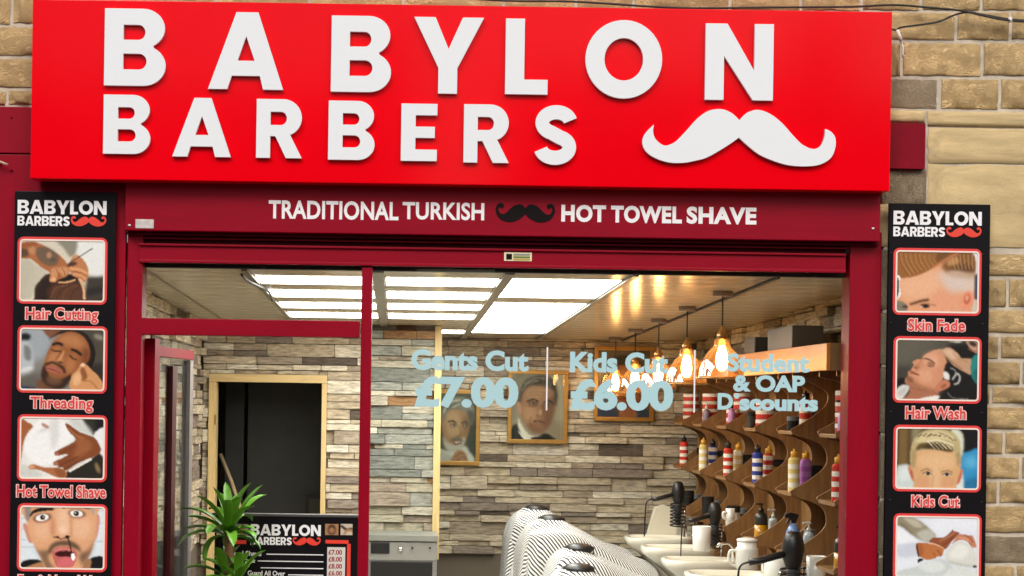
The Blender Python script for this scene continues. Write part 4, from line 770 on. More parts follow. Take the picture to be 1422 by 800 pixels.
# framed portraits on the back wall
P1 = paint((-70,215,270,625), '#54594a', [
 ('P','#6d7064',.9,25,[(-70,215),(60,215),(40,400),(-70,420)]), ('P','#3d463a',.8,25,[(200,380),(280,330),(280,630),(220,630)]), ('p','#d5d6cc',1,6,[(-40,600),(20,550),(90,560),(190,530),(225,560),(245,630),(-60,630)]), ('p','#b6b8ac',.7,8,[(20,560),(110,590),(100,630),(30,630)]),
 ('p','#b08c68',1,5,[(50,420),(58,350),(100,310),(200,320),(228,370),(220,440),(200,500),(170,545),(110,550),(70,500)]), ('p','#cdae8a',.8,12,[(80,340),(150,330),(170,420),(150,470),(90,460)]), ('p','#8d6a4a',.7,10,[(190,350),(225,370),(205,480),(185,460)]),
 ('p','#8b8b80',1,6,[(40,390),(50,320),(80,260),(140,235),(220,250),(258,310),(250,390),(228,400),(215,340),(150,310),(90,320),(62,370)]), ('l','#c6c6bb',.9,4,[(60,330),(90,275),(160,255)],12), ('l','#c6c6bb',.8,4,[(120,300),(170,275),(230,300)],10), ('l','#55564d',.8,4,[(80,310),(130,275),(200,275)],8), ('p','#4b4a42',.8,8,[(210,320),(255,330),(245,400),(225,390)]),
 ('p','#c3c1b4',1,7,[(55,470),(75,500),(110,520),(160,515),(185,480),(200,490),(175,550),(110,565),(70,540)]), ('p','#77736a',.9,5,[(105,495),(135,480),(175,485),(185,505),(150,500),(120,510)]), ('e','#8f4f44',1,3,(150,515,28,9,-5)), ('e','#e9e3d8',.9,2,(148,510,18,4,-5)),
 ('l','#4a4238',1,3,[(88,388),(115,380),(140,392)],9), ('l','#4a4238',1,3,[(175,395),(200,385),(220,398)],9), ('e','#6d553f',.8,6,(122,406,24,13)), ('e','#6d553f',.8,6,(200,409,20,12)), ('e','#cfc7b8',.9,2,(122,409,13,5)), ('e','#2b241d',1,2,(126,408,7,6)), ('e','#c0b8a8',.9,2,(200,412,11,5)), ('e','#2b241d',1,2,(204,411,6,6)), ('l','#8a6647',.8,4,[(160,410),(172,455),(155,468)],7), ('l','#7c5c40',.7,4,[(140,470),(160,476),(178,468)],6),
 ('p','#b58c6c',1,4,[(110,625),(125,585),(155,555),(195,565),(215,600),(210,630)]), ('l','#7d5a42',.8,3,[(140,600),(165,575),(190,580)],6), ('l','#7d5a42',.8,3,[(150,618),(180,595),(205,605)],6)], 72, 3)
P2 = paint((495,88,822,492), '#a89f8a', [
 ('p','#8d8672',.8,30,[(495,90),(600,90),(540,300),(495,400)]), ('p','#bab39d',.8,30,[(760,120),(822,100),(822,400),(770,430)]), ('p','#9d907a',.8,18,[(720,370),(822,400),(822,492),(740,480)]),
 ('p','#2c2a28',1,5,[(485,500),(490,440),(530,395),(600,470),(660,480),(700,450),(750,470),(760,500)]), ('p','#e9e5da',1,4,[(540,360),(560,400),(610,460),(690,470),(680,500),(600,500),(545,430)]), ('p','#1c1b1a',1,4,[(620,480),(660,470),(720,455),(745,490),(640,500)]), ('p','#f0ece2',1,3,[(540,440),(600,490),(585,500)]),
 ('p','#a57f62',1,5,[(535,300),(540,250),(560,180),(620,150),(720,150),(765,200),(770,280),(755,350),(730,410),(690,450),(640,450),(590,410),(560,360)]), ('p','#c39c7b',.85,18,[(590,180),(700,170),(710,230),(600,240)]), ('p','#c79f7e',.8,12,[(570,300),(640,290),(650,360),(590,380)]), ('p','#7c5b45',.8,14,[(730,240),(770,240),(745,380),(700,430),(700,330)]), ('p','#86654c',.7,14,[(590,400),(660,410),(700,440),(640,455)]),
 ('p','#4d463e',1,7,[(535,260),(555,170),(600,115),(680,95),(750,120),(780,190),(775,280),(760,260),(755,190),(700,165),(620,160),(570,200),(550,270)]), ('l','#8d857a',.9,4,[(580,150),(640,115),(720,120)],12), ('l','#a39b8e',.8,4,[(560,190),(600,145),(660,130)],8), ('l','#2f2a26',.7,4,[(640,150),(710,135),(760,180)],8), ('p','#c4977a',1,4,[(530,270),(548,265),(560,320),(550,340),(535,310)]),
 ('l','#3a2c22',1,3,[(595,258),(630,243),(660,258)],10), ('l','#3a2c22',1,3,[(700,262),(730,250),(755,268)],10), ('e','#5f4636',.8,6,(630,268,30,14)), ('e','#5f4636',.8,6,(728,274,26,13)), ('e','#a8957f',.9,2,(630,271,15,4)), ('e','#2d211a',1,2,(632,270,8,6)), ('e','#a8957f',.8,2,(728,277,12,4)), ('e','#2d211a',1,2,(728,276,7,6)), ('l','#6f4f3a',.8,4,[(600,285),(630,290),(655,282)],6), ('l','#7b5943',.9,4,[(690,270),(695,320),(680,340),(655,345)],9), ('e','#d4ad8c',.8,5,(675,325,10,20)), ('l','#5a382c',1,3,[(635,380),(665,376),(700,388)],8), ('l','#9b6a58',.9,4,[(640,392),(668,395),(695,396)],8), ('l','#7c5b45',.7,4,[(620,350),(610,385),(625,410)],8), ('l','#846048',.6,4,[(600,205),(660,198),(720,208)],5), ('l','#846048',.6,4,[(605,222),(660,216),(715,226)],5)], 72, 4)
P3 = paint((1030,-72,1350,352), '#7d7464', [
 ('P','#5a6a80',.9,20,[(1030,150),(1120,120),(1100,360),(1030,360)]), ('p','#39352f',1,6,[(1060,150),(1080,40),(1140,-30),(1230,-40),(1300,20),(1310,120),(1280,60),(1160,30),(1100,90),(1090,180)]), ('p','#a57450',1,6,[(1090,160),(1110,70),(1170,25),(1260,40),(1300,110),(1290,220),(1250,300),(1190,320),(1130,290)]), ('p','#c4936c',.8,16,[(1130,90),(1210,60),(1230,150),(1150,180)]), ('l','#2c211a',1,4,[(1120,110),(1150,100),(1185,112)],9), ('l','#2c211a',1,4,[(1220,115),(1250,105),(1280,120)],9), ('e','#e0d4c4',1,3,(1155,130,16,8)), ('e','#1f1712',1,2,(1156,130,7,7)), ('e','#e0d4c4',1,3,(1250,135,14,8)), ('e','#1f1712',1,2,(1250,135,7,7)), ('l','#7a5037',.9,4,[(1205,120),(1212,180),(1190,192)],8), ('l','#7c4038',1,4,[(1160,235),(1200,230),(1245,238)],10), ('p','#4e3b2c',.7,12,[(1120,250),(1180,270),(1260,260),(1230,320),(1160,320)]),
 ('p','#3d4f6d',1,6,[(1020,360),(1040,290),(1120,270),(1170,350),(1170,360)]), ('p','#46566f',1,6,[(1230,360),(1270,290),(1330,300),(1360,360)]), ('p','#b07d5c',1,5,[(1170,300),(1240,290),(1270,330),(1240,360),(1170,360)])], 72, 5)
def portrait(x0, y0, x1, y1, img, label, fw=.035):
    d = YBK-.085; xm, ym = (x0+x1)/2, (y0+y1)/2; X0, X1, Z0, Z1 = WX(x0,ym,d), WX(x1,ym,d), WZ(xm,y1,d), WZ(xm,y0,d)
    t = thing('framed_portrait', ((X0+X1)/2, d, Z0), label, 'portrait', 'framed portraits on the back wall')
    box('backing', X0+.005, X1-.005, d+.012, YBK-.03, Z0+.005, Z1-.005, M_DARKM, t)
    box('frame', X0, X1, d-.004, d+.02, Z0, Z0+fw, M_GOLD, t, .004); box('frame', X0, X1, d-.004, d+.02, Z1-fw, Z1, M_GOLD, t, .004)
    box('frame', X0, X0+fw, d-.003, d+.02, Z0+fw, Z1-fw, M_GOLD, t, .004); box('frame', X1-fw, X1, d-.003, d+.02, Z0+fw, Z1-fw, M_GOLD, t, .004)
    picture('print', img, X0+fw-.004, X1-fw+.004, Z0+fw-.004, Z1-fw+.004, d+.006, t)
    box('glazing', X0+fw-.003, X1-fw+.003, d+.001, d+.003, Z0+fw-.003, Z1-fw+.003, M_GLASS, t)
portrait(583, 541, 666.5, 646, P1, 'framed portrait of a silver-bearded man with his hand at his chin')
portrait(705, 514, 788.5, 616, P2, 'framed portrait of a man in white collar and dark jacket')
portrait(825, 481, 908.5, 585, P3, 'framed portrait behind the farthest pendant lamps, lowest part showing blue cloth')

# ------------------------------------------------------------------ pendant lamps
lamp = thing('pendant_lamp', (1.82, 1.03, CZ(1.03)-.42), 'glass pendant lamp with glowing filament bulb, nearest the window', 'pendant lamp', 'pendant lamps over the chairs')
lx, ly, zc = 1.82, 1.03, CZ(1.03)
lathe('ceiling_rose', (lx,ly,zc-.03), [(.0,0),(.045,0),(.055,.004),(.055,.03)], mat('grey_brown_metal', '#8d7f72', .5, metal=.1), lamp, 20)
tube('cord', [(lx,ly,zc-.03),(lx,ly,zc-.20)], .0045, M_DARKM, lamp, 6)
lathe('lamp_holder', (lx,ly,zc-.30), [(.022,0),(.026,.01),(.024,.03),(.03,.045),(.03,.06),(.02,.075),(.014,.085),(.008,.11)], M_BRASS, lamp, 16)
lathe('shade', (lx,ly,zc-.485), [(.128,0),(.126,.01),(.12,.05),(.104,.10),(.078,.145),(.05,.172),(.046,.18),(.044,.215),(.03,.22)], M_AMBER, lamp, 28)
def ring(name, c, rr, r, m, parent): return tube(name, [(c[0]+rr*math.cos(t), c[1]+rr*math.sin(t), c[2]) for t in np.linspace(0, 2*math.pi, 29)], r, m, parent, 6)
ring('shade_rim', (lx,ly,zc-.485), .128, .0042, M_BRASS, lamp)
lathe('bulb', (lx,ly,zc-.445), [(.0,0),(.016,.003),(.029,.02),(.034,.055),(.031,.09),(.02,.125),(.014,.14)], M_BULB, lamp, 14)
nm = ['', 'second from the window', 'third from the window', 'fourth from the window', 'farthest from the window']
for k in range(1, 5):
    y = 1.03+1.095*k; o = dup(lamp, (1.82, y, CZ(y)-.42)); o['label'] = 'glass pendant lamp with glowing filament bulb, '+nm[k]

# ------------------------------------------------------------------ shelving along the right wall
XT = 2.25
LV = [1.01, 1.36, 1.71, 2.03]
def tower_profile():
    pts = [(XW1-.06, .55), (XT+.10, .55)]
    lv = [.66]+LV
    for i in range(len(lv)-1):
        z0, z1 = lv[i], lv[i+1]; h = z1-z0
        pts += crom([(XT+.004, z0-.012), (XT-.004, z0+.006), (XT+.02, z0+.022), (XT+.10, z0+.07), (XT+.185, z0+.14), (XT+.205, z0+.20), (XT+.18, z1-.085), (XT+.10, z1-.045), (XT+.03, z1-.03)], 3, False)[:-1]
    pts += [(XT+.0, LV[-1]-.02), (XT+.0, LV[-1]+.10), (XW1-.06, LV[-1]+.10)]
    return pts
YT = [.586, 1.51, 2.44, 3.34, 4.23, 5.04]
TW = .34; o6 = ['first','second','third','fourth','fifth','sixth']
tw0 = thing('shelf_tower', (XT+.2, YT[0], 0), 'scalloped walnut shelf tower, first from the window', 'shelf', 'walnut shelf towers on the right wall')
for yb in (YT[0]-.009, YT[0]-TW-.009):
    v, f = prism([tower_profile()], yb, yb+.018); fixn(obj('side_board', v, f, M_WOOD, tw0))
for z in LV[:3]:
    o = box('shelf_board', XT+.003, XW1-.062, YT[0]-TW+.010, YT[0]-.010, z-.022, z-.002, M_WOOD, tw0, .003)
for k in range(1, 6):
    o = dup(tw0, (XT+.2, YT[k], 0)); o['label'] = 'scalloped walnut shelf tower, %s from the window' % o6[k]
can = thing('shelf_canopy', (2.3, 2.9, 2.03), 'long walnut canopy above the shelf towers, front tinted with the orange glow of pendant lamps', 'canopy')
M_WOODL = mat('glow_tinted_laminate', '#c47c36', .35, spec=.4, var=.2, vscale=5, stretch=(9,.8,9))  # orange glow of the lamps on the front board is put into this colour
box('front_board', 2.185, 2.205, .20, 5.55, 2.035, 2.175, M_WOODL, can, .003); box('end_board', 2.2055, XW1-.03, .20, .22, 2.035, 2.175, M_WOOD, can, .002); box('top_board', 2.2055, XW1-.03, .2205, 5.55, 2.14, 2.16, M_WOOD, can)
box('back_panel', XW1-.059, XW1-.047, .14, 5.6, .5, 2.05, M_WOOD, can)
for k, (y0, y1, h, m, lb) in enumerate(((1.15,1.75,.15,mat('grey_box', '#5a5f63', .5),'plain grey box on the canopy top, nearer the window'),(2.1,2.4,.12,mat('dark_grey_box', '#35383b', .5),'dark grey box on the canopy top, farther back'))):
    o = box('storage_box', 2.24, 2.42, y0, y1, 2.161, 2.161+h, m, None, .006); recentre(o); tag(o, lb, 'box', 'boxes on top of the canopy')

# products on the shelves
def pm(c): return mat('product_'+c.strip('#'), c, .3, spec=.5)
RED, WHT, BLU, YEL, BLK, PUR, CRM, GRY, AMB = '#c23524', '#e8e2d6', '#2f3f94', '#d9a032', '#151517', '#a85fb0', '#d8c27a', '#6d747a', '#b98312'
def can_striped(x, y, z, r, h, c1, c2, cap, label, n=5, nozzle=True):
    t = thing('striped_can', (x, y, z), label, 'can', 'barber products on the shelves'); prof, mi = [(r*.96, 0)], []
    for k in range(n):
        zz = h*k/n
        prof += [(r, zz+.002 if k == 0 else zz), (r, h*(k+1)/n)]; mi += [k % 2, k % 2]
    prof += [(r*.7, h+.012)]; mi += [0]
    lathe('body', (x,y,z), prof, [pm(c1), pm(c2)], t, 16, False, mi+[0, 0])
    lathe('cap', (x,y,z+h+.012), [(r*.62,0),(r*.62,.028),(r*.5,.035),(r*.2,.036),(r*.18,.05)] if nozzle else [(r*.7,0),(r*.7,.02)], pm(cap), t, 12)
def tins(x, y, z, r, label, n=3):
    t = thing('stacked_tin', (x, y, z), label, 'tins', 'barber products on the shelves'); h = .056
    for k in range(n):
        lathe('tin', (x,y,z+k*(h+.001)), [(r*.94,0),(r,.002),(r,.030)], pm(RED), t, 18, False); lathe('lid', (x,y,z+k*(h+.001)+.0302), [(r*1.02,0),(r*1.02,.02),(r*.96,.0235)], pm(WHT), t, 18, False)
def pump(x, y, z, r, h, c, cap, label, liquid=None):
    t = thing('pump_bottle', (x, y, z), label, 'bottle', 'barber products on the shelves')
    lathe('body', (x,y,z), [(r*.92,0),(r,.006),(r,h*.78),(r*.85,h*.9),(r*.35,h)], pm(c), t, 16)
    if liquid: lathe('liquid', (x,y,z), [(r*.93,.001),(r*1.015,.008),(r*1.015,h*.52)], mat('liquid_'+liquid.strip('#'), liquid, .1, coat=.5), t, 16)
    lathe('collar', (x,y,z+h), [(r*.4,0),(r*.4,.02),(r*.15,.022),(r*.13,.045)], pm(cap), t, 10)
    box('spout', x-.035, x+.012, y-.007, y+.007, z+h+.043, z+h+.055, pm(cap), t, .002)
def spray(x, y, z, r, h, c, label):
    t = thing('spray_bottle', (x, y, z), label, 'bottle', 'barber products on the shelves')
    lathe('body', (x,y,z), [(r*.92,0),(r,.006),(r,h*.62),(r*.75,h*.8),(r*.35,h)], pm(c), t, 16)
    v, f = prism([[(x-.05,z+h+.03),(x-.05,z+h+.05),(x-.02,z+h+.062),(x+.03,z+h+.05),(x+.02,z+h+.02),(x+.012,z+h),(x-.012,z+h),(x-.016,z+h+.022),(x-.036,z+h-.005),(x-.042,z+h+.0),(x-.026,z+h+.03)]], y-.012, y+.012); fixn(obj('trigger', v, f, pm(BLK), t))
def jar(x, y, z, r, h, c, cap, label):
    t = thing('jar', (x, y, z), label, 'jar', 'barber products on the shelves')
    lathe('body', (x,y,z), [(r*.95,0),(r,.004),(r,h*.7)], pm(c), t, 16, False); lathe('lid', (x,y,z+h*.7+.0005), [(r*1.03,0),(r*1.03,h*.28),(r*.97,h*.3)], pm(cap), t, 16, False)
SH = ['low shelf', 'middle shelf', 'upper shelf']
def where(l, k): return 'on the %s, %s tower from the window' % (SH[l], o6[k])
for k in range(6):
    y0 = YT[k]-TW; rr = random.Random(k*5+2)
    X = XT+.04
    # upper shelf: stacks of red and white tins with a purple pump bottle
    z = LV[2]
    if k in (0, 2, 4, 5): tins(X+.06, y0+.14, z, .064, 'stack of red and white tins '+where(2, k), 4 if k != 2 else 3)
    elif k == 1: can_striped(X+.07, y0+.12, z, .036, .17, RED, WHT, BLK, 'red and white striped can '+where(2, k), 5); jar(X+.10, y0+.22, z, .045, .11, BLK, BLK, 'squat black jar '+where(2, k)); jar(X+.03, y0+.25, z, .035, .08, BLK, GRY, 'small black jar '+where(2, k))
    else: tins(X+.03, y0+.10, z, .045, 'stack of two red and white tins '+where(2, k), 2); tins(X+.11, y0+.2, z, .055, 'taller stack of red and white tins '+where(2, k), 4)
    if k in (0, 3): pump(X+.015, y0+.07, z, .026, .12, '#c58cc2', BLK, 'pink pump bottle '+where(2, k))
    if k == 4: pump(X+.01, y0+.06, z, .026, .11, '#8d7c8f', WHT, 'mauve pump bottle '+where(2, k))
    if k == 2: jar(X-.005, y0+.26, z, .03, .10, '#3a3833', BLK, 'dark tapered jar '+where(2, k))
    # middle shelf: striped aerosol cans
    z = LV[1]; cs = [(RED,WHT,YEL),(CRM,WHT,YEL),(BLU,WHT,BLK),(RED,WHT,BLK),(CRM,WHT,YEL),(RED,WHT,BLK)][k]; cn = {RED:'red',CRM:'gold',BLU:'blue'}
    can_striped(X-.005, y0+.07, z, .033, .185, *cs, cn[cs[0]]+' and white banded tall can '+where(1, k), 7)
    if k != 5:
        cs = [(BLK,'#2a2a2c',BLK),(PUR,'#b77cc0',YEL),(RED,WHT,YEL),(CRM,WHT,YEL),(BLU,WHT,BLK)][k]; nmn = ['black','purple','red','gold','blue'][k]
        can_striped(X+.075, y0+.12, z, .033, .175, *cs, nmn+' tall can behind the front one '+where(1, k), 6)
    jar(X+.15, y0+.16, z, .038, .15, '#222222' if k % 2 else AMB, BLK, ('black' if k % 2 else 'amber')+' jar with black lid '+where(1, k))
    # low shelf: pump and spray bottles
    z = LV[0]
    if k in (0, 2): pump(X+.03, y0+.10, z, .042, .17, '#26241c', BLK, 'amber liquid bottle with black pump '+where(0, k), AMB)
    elif k == 1: spray(X+.0, y0+.09, z, .043, .17, '#6f8fc0', 'blue spray bottle with black trigger '+where(0, k)); pump(X+.1, y0+.13, z, .03, .12, '#cfd6d6', WHT, 'small clear pump bottle '+where(0, k))
    elif k == 3: jar(X+.04, y0+.10, z, .05, .15, WHT, BLK, 'large white tub with black lid '+where(0, k))
    else: jar(X+.04, y0+.10, z, .045, .16, BLK, BLK, 'tall black tub '+where(0, k))
    if k in (0, 2): pump(X+.12, y0+.16, z, .03, .13, '#7f98ac' if k == 0 else '#d5dad8', YEL if k == 0 else WHT, ('blue-grey' if k == 0 else 'white')+' slim bottle near the wall '+where(0, k))
    jar(X+.14, y0+.26, z, .035, .12, '#1b1b1d', GRY, 'black pot with grey lid '+where(0, k))

# ------------------------------------------------------------------ basins, dryers, jugs
def basin(y, label):
    X0, X1, zt = 1.80, 2.32, .82; hw = .20
    t = thing('wash_basin', (2.2, y, 0), label, 'basin', 'wash basins along the right wall')
    n = 28; v, f = [], []
    def loop(z, ins, shrink, xs=0.):
        for i in range(n):
            a = 2*math.pi*i/n; c, s = math.cos(a), math.sin(a); p = .55
            x = (X0+X1)/2+xs+((X1-X0)/2-ins)*shrink*math.copysign(abs(c)**p, c); yy_ = y+(hw-ins)*shrink*math.copysign(abs(s)**p, s); v.append((x, yy_, z))
    loop(.40, .02, .35, .16); loop(.55, .02, .55, .13); loop(.68, .01, .82, .06); loop(.765, 0, .98, .006); loop(.785, 0, 1.0); loop(zt-.006, 0, 1.0); loop(zt, .008, 1.0); loop(zt, .03, 1.0); loop(zt-.03, .045, 1.0); loop(.70, .06, .85, .02); loop(.66, .08, .5, .03)
    for r_ in range(10):
        for i in range(n): f.append((r_*n+i, r_*n+(i+1) % n, (r_+1)*n+(i+1) % n, (r_+1)*n+i))
    f.append(tuple(reversed(range(n)))); f.append(tuple(range(10*n, 11*n)))
    fixn(obj('bowl', v, f, M_CERAMIC, t, True))
    tube('tap', [(2.27,y,.82),(2.27,y,.90),(2.24,y,.93),(2.18,y,.92),(2.16,y,.90)], .011, M_CHROME, t, 8)
    box('cabinet', 2.10, 2.54, y-.16, y+.16, .0, .44, M_WOOD, t, .006)
SY = [4.56, 3.72, 2.80, 1.92, 1.05]
for k, y in enumerate(SY): basin(y, 'cream ceramic wash basin, %s from the back wall' % o6[k])
def dryer(x, y, zt, label, s=1.0, lean=0.):
    t = thing('hair_dryer', (x, y, zt-.5*s), label, 'hair dryer', 'hair dryers hung in coil holders')
    prof = [(.0,0),(.030,.0),(.034,.01),(.047,.05),(.05,.085),(.046,.12),(.036,.15),(.025,.165),(0,.168)]
    lathe('barrel', (x,y,zt-.17*s), [(r*s, z*s) for r, z in prof], M_DARK, t, 18)
    pts = [(x+.056*s*math.cos(a), y+.056*s*math.sin(a), zt-.165*s-a/(2*math.pi)*.026*s) for a in np.linspace(0, 2*math.pi*7, 120)]
    tube('coil_holder', pts, .0058*s, M_DARK, t, 5)
    tube('holder_stem', [(x+.05*s,y,zt-.17*s),(x+.055*s,y,zt-.30*s),(x+.05*s,y,zt-.42*s)], .008*s, M_CHROME, t, 6)
    tube('nozzle', [(x,y,zt-.17*s),(x,y,zt-.25*s),(x,y,zt-.33*s)], .02, M_DARKM, t, 10, [.033*s,.026*s,.022*s])
    tube('handle', [(x-.03*s,y-.01,zt-.10*s),(x-.09*s,y-.02,zt-.115*s),(x-.16*s,y-.03,zt-.135*s),(x-.20*s,y-.03,zt-.14*s)], .016*s, M_DARK, t, 8)
    tube('flex', crom([(x-.20*s,y-.03,zt-.14*s),(x-.24*s,y-.03,zt-.16*s),(x-.25*s,y-.03,zt-.24*s),(x-.255*s,y-.03,zt-.42*s)], 5, False), .005*s, M_DARK, t, 6)
def at_px(px, py, y): return W(px, py, y)
for px, py, y, lb, s in ((942, 668, 4.15, 'black hair dryer in a coil holder beside the farthest basin', 1.0), (993, 697, 3.0, 'black hair dryer in a coil holder between the middle basins', .92), (1102, 737, .95, 'black hair dryer with long flex, nearest the window', 1.25)):
    p = at_px(px, py, y); dryer(p.x, p.y, p.z, lb, s)
def mug(px, py, y, r, h, label, lid=False, handle=True):
    p = at_px(px, py, y); t = thing('white_jug' if lid else 'white_cup', (p.x, p.y, p.z), label, 'jug' if lid else 'cup')
    lathe('body', p, [(r*.9,0),(r,.006),(r,h*.72),(r*1.02,h*.76),(r*.86,h*.8),(r*.86,h)] if lid else [(r*.88,0),(r*.92,.004),(r,h),(r*.94,h),(r*.9,.01)], M_CERW, t, 22)
    if lid: lathe('lid', (p.x,p.y,p.z+h+.001), [(r*.92,0),(r*.92,.014),(r*.6,.02),(0,.026)], M_CERW, t, 22)
    if handle: tube('handle', crom([(p.x-r*.95,p.y-.01,p.z+h*.66),(p.x-r*1.5,p.y-.01,p.z+h*.66),(p.x-r*1.65,p.y-.01,p.z+h*.4),(p.x-r*1.4,p.y-.01,p.z+h*.16),(p.x-r*.95,p.y-.01,p.z+h*.1)], 4, False), .009, M_CERW, t, 8)
mug(1037, 790, 1.75, .068, .165, 'white lidded jug with handle standing on a basin', True)
mug(974, 765, 2.75, .062, .165, 'tall plain white container standing on a middle basin', False, False)
mug(1077, 806, 1.3, .07, .14, 'white pot under the nearest hair dryer', False, False)
mug(1014, 722, 2.6, .03, .075, 'small white mug on the shelf end behind the jug')
mug(1133, 812, 1.0, .055, .16, 'pale grey beaker beside the nearest shelf tower', False, False)
o6_ = W(918, 742, 4.75)
vv = [(.0,0,.0),(.22,0,.0),(.22,0,.21),(.13,0,.24),(.06,0,.22)]
v = [(o6_.x-.10+a, o6_.y+d, o6_.z-.01+c) for d in (0, .12) for a, _, c in vv]
o = fixn(obj('neck_cushion', v, [(0,1,2,3,4),(9,8,7,6,5),(0,5,6,1),(1,6,7,2),(2,7,8,3),(3,8,9,4),(4,9,5,0)], mat('cream_vinyl', '#ded8c4', .4))); recentre(o)
tag(o, 'angular cream backrest cushion above the farthest basin', 'cushion')

# ------------------------------------------------------------------ barber chairs under striped capes
def stripe_mat():
    m = mat('pinstriped_cape', '#e9e8e4', .75, spec=.2); n, l = m.node_tree.nodes, m.node_tree.links; b = n['Principled BSDF']
    uv = n.new('ShaderNodeUVMap'); uv.uv_map = 'weave'; sp = n.new('ShaderNodeSeparateXYZ'); l.new(uv.outputs[0], sp.inputs[0])
    fr = n.new('ShaderNodeMath'); fr.operation = 'FRACT'; l.new(sp.outputs[0], fr.inputs[0])
    lt = n.new('ShaderNodeMath'); lt.operation = 'LESS_THAN'; lt.inputs[1].default_value = .46; l.new(fr.outputs[0], lt.inputs[0])
    mx = n.new('ShaderNodeMix'); mx.data_type = 'RGBA'; l.new(lt.outputs[0], mx.inputs[0]); mx.inputs[6].default_value = (*lin('#e9e8e4'), 1); mx.inputs[7].default_value = (*lin('#39393c'), 1)
    l.new(mx.outputs[2], b.inputs['Base Color']); return m
M_CAPE = stripe_mat()
def chair(k, y, ztop, xn, label, capelabel):
    t = thing('barber_chair', (1.2, y, 0), label, 'barber chair', 'barber chairs in a row'); BV = mat('black_vinyl_upholstery', (.015,.014,.014), .35)
    lathe('base', (1.25,y,0), [(.30,0),(.30,.02),(.10,.05)], M_CHROME, t, 24); lathe('column', (1.25,y,.05), [(.06,0),(.06,.33)], M_CHROME, t, 16)
    box('seat', .98, 1.52, y-.25, y+.25, .385, .47, BV, t, .03)
    v = [(.93,y-.22,.48),(.97,y-.22,.48),(xn+.03,y-.2,ztop-.10),(xn-.03,y-.2,ztop-.10)]; v = v+[(a, 2*y-b, c) for a, b, c in v]
    fixn(obj('backrest', v, [(0,1,2,3),(7,6,5,4),(0,4,5,1),(1,5,6,2),(2,6,7,3),(3,7,4,0)], BV, t))
    n = 18; hv = []
    lathe('headrest', (xn, y-.01, ztop-.042), [(0,0),(.06,.01),(.10,.035),(.10,.055),(.06,.075),(0,.082)], BV, t, 20)
    for s in (-1, 1): tube('armrest', [(1.0,y+s*.27,.60),(1.4,y+s*.27,.60),(1.46,y+s*.27,.56)], .03, BV, t, 8)
    # cape
    pr = crom([(xn-.26,.30),(xn-.25,.52),(xn-.225,ztop-.20),(xn-.17,ztop-.05),(xn-.085,ztop-.012),(xn+.10,ztop-.03),(xn+.28,ztop-.12),(xn+.50,ztop-.225),(xn+.70,ztop-.305),(xn+.76,ztop-.35),(xn+.775,ztop-.46),(xn+.78,ztop-.56)], 6, False)
    cl = [0]
    for a, b in zip(pr[:-1], pr[1:]): cl.append(cl[-1]+math.hypot(a[0]-b[0], a[1]-b[1]))
    nt_ = 46; rg = random.Random(k+3); ph = [rg.uniform(0, 6.28) for _ in range(6)]; V, F, UV = [], [], []
    for i, (px, pz) in enumerate(pr):
        s = i/(len(pr)-1)
        for j in range(nt_+1):
            tt = j/nt_*2-1; a = abs(tt); hw = .27+.05*math.sin(math.pi*min(1, s*1.1))
            if a < .55: yy = hw*a/.55*.86; dzz = .05*(a/.55)**2.5
            else: q = (a-.55)/.45; yy = hw*(.86+.14*math.sin(q*math.pi/2))+.03*q; dzz = .05+.48*q**1.15
            fold = (.010*math.sin(9*tt+ph[0]+3*s)+.007*math.sin(17*tt+ph[1]-5*s)+.008*math.sin(14*s+4*tt+ph[2]))*(.35+a)+.012*math.sin(6*s*3+ph[3])*math.sin(4*tt+ph[4])
            dn = math.hypot(px-xn, math.copysign(yy, tt))/.10
            col = .022*math.exp(-((dn-1)/.22)**2)
            V.append((px+fold*(1.2 if s < .35 else .2), y+math.copysign(yy, tt)+fold*.9*(1 if a > .5 else .2), max(.12, pz-dzz*(1 if .2 < s < .93 else .6)+(fold*.9 if a < .6 else 0)+col)))
            UV.append(((cl[i]*.80+math.copysign(yy*.9+dzz*.85, tt)*.62)*44, cl[i]))
    keep = lambda i, j: not (math.hypot(V[i*(nt_+1)+j][0]-xn, V[i*(nt_+1)+j][1]-y) < .085 and V[i*(nt_+1)+j][2] > ztop-.2)
    for i in range(len(pr)-1):
        for j in range(nt_):
            if keep(i, j) and keep(i+1, j) and keep(i, j+1) and keep(i+1, j+1): F.append((i*(nt_+1)+j, i*(nt_+1)+j+1, (i+1)*(nt_+1)+j+1, (i+1)*(nt_+1)+j))
    o = obj('striped_cape', V, F, M_CAPE, None, True); u = o.data.uv_layers.new(name='weave')
    for lp in o.data.loops: u.data[lp.index].uv = UV[lp.vertex_index]
    recentre(o); tag(o, capelabel, 'cape', 'striped capes over the chairs')
o4 = ['nearest the back wall', 'second from the back wall', 'third from the back wall', 'nearest the window']
for k, (y, zt_, xn) in enumerate(((4.55, 1.02, 1.10), (3.72, 1.0, 1.14), (2.80, .875, 1.24), (1.96, .825, 1.14))):
    chair(k, y, zt_, xn, 'black barber chair under its cape, '+o4[k], 'grey pinstriped white cape draped over the barber chair '+o4[k])

